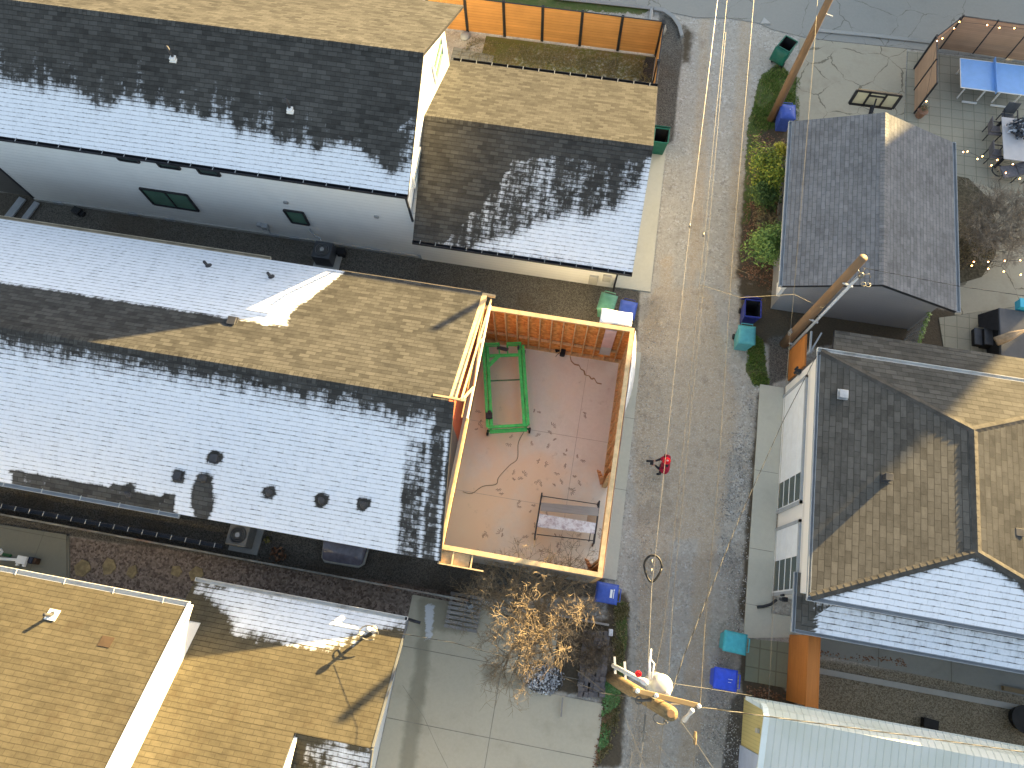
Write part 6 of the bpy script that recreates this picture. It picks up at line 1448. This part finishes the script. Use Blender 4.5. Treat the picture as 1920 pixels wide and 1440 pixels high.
# ================================================================== VEGETATION
def bare_tree(label, base, h, spread, seed, mat, levels=5, trunk=.09, name='bare_tree', lean=(0, 0), nstem=4, kids=(4, 4, 4, 3, 3), squash=1.0, rmin=.006, cat='tree'):
    rg = random.Random(seed); t = thing(name, label, cat, (base[0], base[1], 0)); tm, cm = MB(), MB()
    def grow(p, d, L, r, lv):
        n = 3; path = [p]; rs = [r]; q = p.copy(); dd = d.copy()
        for i in range(n):
            dd = (dd + Vector((rg.uniform(-.17, .17), rg.uniform(-.17, .17), rg.uniform(-.07, .12)))).normalized(); q = q + dd * L / n; path.append(q.copy()); rs.append(max(rmin * .6, r * (1 - .45 * (i + 1) / n)))
        (tm if lv < 1 else cm).tube(path, rs, 6 if lv < 2 else 3, 0, lv < 2)
        if lv >= levels: return
        for k in range(kids[min(lv, len(kids) - 1)]):
            f = rg.uniform(.35, 1.0); i = min(n - 1, int(f * n)); s = path[i].lerp(path[i + 1], f * n - i)
            ax = Vector((rg.gauss(0, 1), rg.gauss(0, 1), rg.gauss(0, .6))).normalized(); nd = (dd * .75 + ax * .85 + Vector((0, 0, .10))).normalized()
            nd.z *= squash; nd.normalize(); grow(s, nd, L * rg.uniform(.5, .78), max(rmin, r * .5), lv + 1)
    b = Vector((base[0], base[1], 0)); fk = b + Vector((lean[0] * .3, lean[1] * .3, h * .22)); tm.tube([b, b.lerp(fk, .5), fk], [trunk * 1.25, trunk, trunk * .9], 8)
    for k in range(nstem):
        a = 6.283 * k / nstem + rg.uniform(-.4, .4); d = Vector((math.cos(a) * spread + lean[0], math.sin(a) * spread + lean[1], 1)).normalized(); grow(fk, d, h * .36, trunk * .62, 0)
    tm.build('trunk', mat, t, True); cm.build('crown', mat, t); return t
tb = at(1022, 1180)
bare_tree('leafless pruned tree with tan branches catching the sun beside the driveway', (tb.x, tb.y), 4.2, 1.15, 21, M['bark'], 5, .11, lean=(-.5, .25), nstem=9, kids=(4, 4, 4, 4, 3), rmin=.005)
tb2 = at(1100, 1200); bare_tree('low dull leafless shrub spreading over the brick stack', (tb2.x, tb2.y - .25), 1.3, 1.5, 33, M['vine'], 4, .035, 'bare_shrub', nstem=11, kids=(5, 4, 4, 3), rmin=.005, cat='shrub', lean=(.25, -.1))
tb3 = at(1100, 1160); bare_tree('thin leafless shrub behind the unfinished garage near the blue lidded bin', (tb3.x, tb3.y), 1.7, 1.1, 35, M['twig'], 3, .02, 'bare_shrub', nstem=5, kids=(4, 4, 3), rmin=.005, cat='shrub', lean=(.2, .2))
tb4 = at(1838, 455); bare_tree('wide leafless brown shrub beside the grey garage', (tb4.x, tb4.y), 3.1, 1.5, 44, plain('dark_brown_twig', (.28, .235, .18), .9, .3), 4, .045, 'bare_shrub', nstem=15, kids=(5, 5, 4, 3), rmin=.007, cat='shrub')
tuft('brown undergrowth filling the mulch circle by the grey garage', 1822, 470, 900, .05, M['leaf3'], .7, 1.05, 51, 'plant', 'low_shrub')
def bush(label, px, py, zc, r, n, size, mat, seed, name='shrub', lobes=7, stem=True):
    c = at(px, py, zc); t = thing(name, label, 'shrub', (c.x, c.y, 0)); rg = random.Random(seed); mb = MB()
    for k in range(lobes):
        a = rg.uniform(0, 6.28); rr = rg.uniform(.25, .62) if k else 0; o = Vector((r[0] * rr * math.cos(a), r[1] * rr * math.sin(a), r[2] * rg.uniform(-.25, .45)))
        s = rg.uniform(.42, .62); leaves(mb, c + o, (r[0] * s, r[1] * s, r[2] * s), n // lobes, size, rg, shell=.5, lump=.45, seed=seed + k)
    mb.build('foliage', mat, t); mb = MB()
    for k in range(5): a = rg.uniform(0, 6.28); mb.tube([(c.x, c.y, 0), (c.x + .3 * r[0] * math.cos(a), c.y + .3 * r[1] * math.sin(a), zc)], [.05, .02], 6)
    mb.build('stem', M['vine'], t)
bush('round green conifer shrub at the corner of the grey garage', 1440, 463, 1.3, (1.0, 1.05, .95), 5200, .050, M['leaf2'], 61, lobes=11)
bush('yellow-green leafy shrub against the grey garage, lower than the blue bin', 1437, 318, 1.0, (.85, 1.35, .9), 4200, .055, M['leaf1'], 62, lobes=12)
bush('golden-leaved top of a hedge shrub beside the grey garage eave', 1466, 283, 1.5, (.36, .42, .4), 900, .05, leafmat('golden_leaf', (.2, .2, .02), (.42, .38, .04), (.6, .5, .08)), 63, lobes=4)
bush('dark green hedge shrub between the yellow-green and conifer shrubs', 1436, 368, .8, (.75, .9, .7), 2600, .05, leafmat('dark_hedge_leaf', (.02, .045, .012), (.05, .10, .02), (.14, .20, .05)), 64, lobes=8)
bush('brown straggly hedge above the round conifer shrub', 1430, 408, .5, (.65, .75, .5), 1500, .045, M['leaf3'], 65, lobes=7)
# grass and litter
def scatter(name, label, polys, n, mat, kind, size, h, seed, zb=0.0, region=None):
    fs = [sdist(p) for p in polys]; rg = random.Random(seed); mb = MB(); xsP = [q[0] for p in polys for q in p]; ysP = [q[1] for p in polys for q in p]; c = 0; tries = 0
    while c < n and tries < n * 30:
        tries += 1; x, y = rg.uniform(min(xsP), max(xsP)), rg.uniform(min(ysP), max(ysP)); d = max(f(x, y) for f in fs)
        if d < 0 or rg.random() > .25 + d / 20: continue
        p = at(x, y, zb)
        if mnoise.noise(p * 1.3) < -.15 and rg.random() < .8: continue
        c += 1; a = rg.uniform(0, 6.28); u = Vector((math.cos(a), math.sin(a), 0)); v = Vector((-u.y, u.x, 0)); s = size * rg.uniform(.6, 1.4)
        if kind == 'blade': mb.add([p - u * s * .25, p + u * s * .25, p + v * s * rg.uniform(.4, 1) + Vector((0, 0, h * rg.uniform(.5, 1.2)))], [(0, 1, 2)])
        elif kind == 'leaf': mb.add([p - u * s + Vector((0, 0, .012)), p + v * s * .5 + Vector((0, 0, .022)), p + u * s + Vector((0, 0, .014)), p - v * s * .5 + Vector((0, 0, .01))], [(0, 1, 2, 3)])
        else: mb.add([p - u * s, p - v * s * .8, p + u * s, p + v * s * .8, p + Vector((0, 0, s * .9))], [(0, 1, 4), (1, 2, 4), (2, 3, 4), (3, 0, 4)])
    return setp(mb.build(name, mat), label, 'ground cover', kind='stuff')
scatter('verge_grass', 'short green grass on the verge under the leaning pole', [[(1455, 120), (1500, 150), (1498, 225), (1470, 240), (1398, 250), (1425, 150)]], 5200, M['grass'], 'blade', .07, .10, 1)
scatter('verge_grass', 'patchy grass by the teal bin and cream house corner', [[(1405, 615), (1432, 640), (1442, 722), (1412, 724), (1398, 690)]], 2600, M['grass'], 'blade', .06, .08, 2)
scatter('verge_grass', 'weedy grass strip along the alley beside the driveway', [[(1150, 1125), (1180, 1130), (1178, 1200), (1166, 1320), (1150, 1400), (1116, 1440), (1132, 1320), (1146, 1280)]], 2600, M['drygrass'], 'blade', .07, .10, 3)
scatter('green_weeds', 'bright green weeds at the driveway corner by the transformer pole', [[(1132, 1275), (1165, 1275), (1160, 1320), (1128, 1345)], [(1128, 1360), (1146, 1360), (1140, 1395), (1122, 1410)]], 900, leafmat('weed_leaf', (.04, .10, .02), (.08, .2, .05), (.16, .3, .12)), 'leaf', .045, .05, 4, .04)
scatter('lawn_grass', 'dull winter grass blades on the fenced lawn', [[(888, 70), (1215, 118), (1225, 160), (850, 108)]], 6500, M['drygrass'], 'blade', .06, .05, 5, .02)
scatter('leaf_litter', 'brown leaf litter under the alley hedge', [[(1405, 240), (1480, 250), (1465, 545), (1430, 545), (1385, 520)]], 2400, M['deadleaf'], 'leaf', .04, .03, 6, .02)
scatter('leaf_litter', 'brown leaf litter along the porch side strip', [[(1515, 1215), (1700, 1235), (1700, 1250), (1515, 1228)], [(1400, 1285), (1478, 1296), (1476, 1320), (1400, 1305)], [(1150, 1340), (1118, 1440), (1110, 1440), (1125, 1330)]], 900, M['deadleaf'], 'leaf', .035, .03, 7, .02)
scatter('loose_stones', 'loose pale stones along the right side of the alley', [[(1380, 700), (1420, 730), (1400, 1190), (1330, 1240), (1300, 1440), (1395, 1440), (1340, 1000)]], 2600, M['pebble'], 'stone', .022, .02, 8, .004)
scatter('loose_stones', 'loose stones along the left side of the alley', [[(1200, 560), (1260, 560), (1210, 1440), (1165, 1440), (1190, 1000)]], 1300, M['pebble'], 'stone', .018, .02, 9, .004)
rg = random.Random(4)
# ================================================================== unseen houses added beyond the frame for the long winter shade, with a street tree
def far(t_, s_): return Vector((.643 * t_ + .766 * s_, .766 * t_ - .643 * s_, 0))
def far_shade_house(label, t_, s0, s1, h, ridge, depth=9):
    c = far(t_, (s0 + s1) / 2); T = thing('house', label, 'house', c); ROOT[T] = Vector((0, 0, 0)); wd = s1 - s0  # unseen house added for its shade
    mb = MB(); mb.box(-wd / 2, wd / 2, -depth / 2, depth / 2, 0, h); mb.build('wall', M['greysiding'], T)
    mb = MB(); mb.add([(-wd / 2, -depth / 2 - .3, h), (wd / 2, -depth / 2 - .3, h), (wd / 2, 0, h + ridge), (-wd / 2, 0, h + ridge), (wd / 2, depth / 2 + .3, h), (-wd / 2, depth / 2 + .3, h)], [(0, 1, 2, 3), (3, 2, 4, 5), (1, 4, 2), (5, 0, 3), (0, 5, 4, 1)]); mb.build('roof', plain('far_shade_shingle', (.08, .075, .07), .9), T)
    for k in range(int(wd / 3)): 
        for z in (1.2, 4.2):
            if z + 1.3 < h: mb = MB(); mb.box(-wd / 2 + 1 + k * 3, -wd / 2 + 2.2 + k * 3, -depth / 2 - .03, -depth / 2 + .02, z, z + 1.3); mb.build('window', M['glassdark'], T)
    T.rotation_euler = (0, 0, math.atan2(-.643, .766))
far_shade_house('unseen tall grey house added across the street to shade the cream house', 62, -4.2, 3.7, 9.4, 2.6, 7)
far_shade_house('unseen long grey house added across the street to shade the upper alley', 62, -38, -4.3, 7.2, 2.1)
far_shade_house('unseen low grey house added across the street to shade the patio', 62, 3.8, 26, 6.4, 1.7)
ft = far(34, -10); bare_tree('unseen leafless street tree added for soft bands of shade', (ft.x, ft.y), 5.6, .55, 71, M['twig'], 4, .22, nstem=6, kids=(4, 5, 4, 4), rmin=.03)
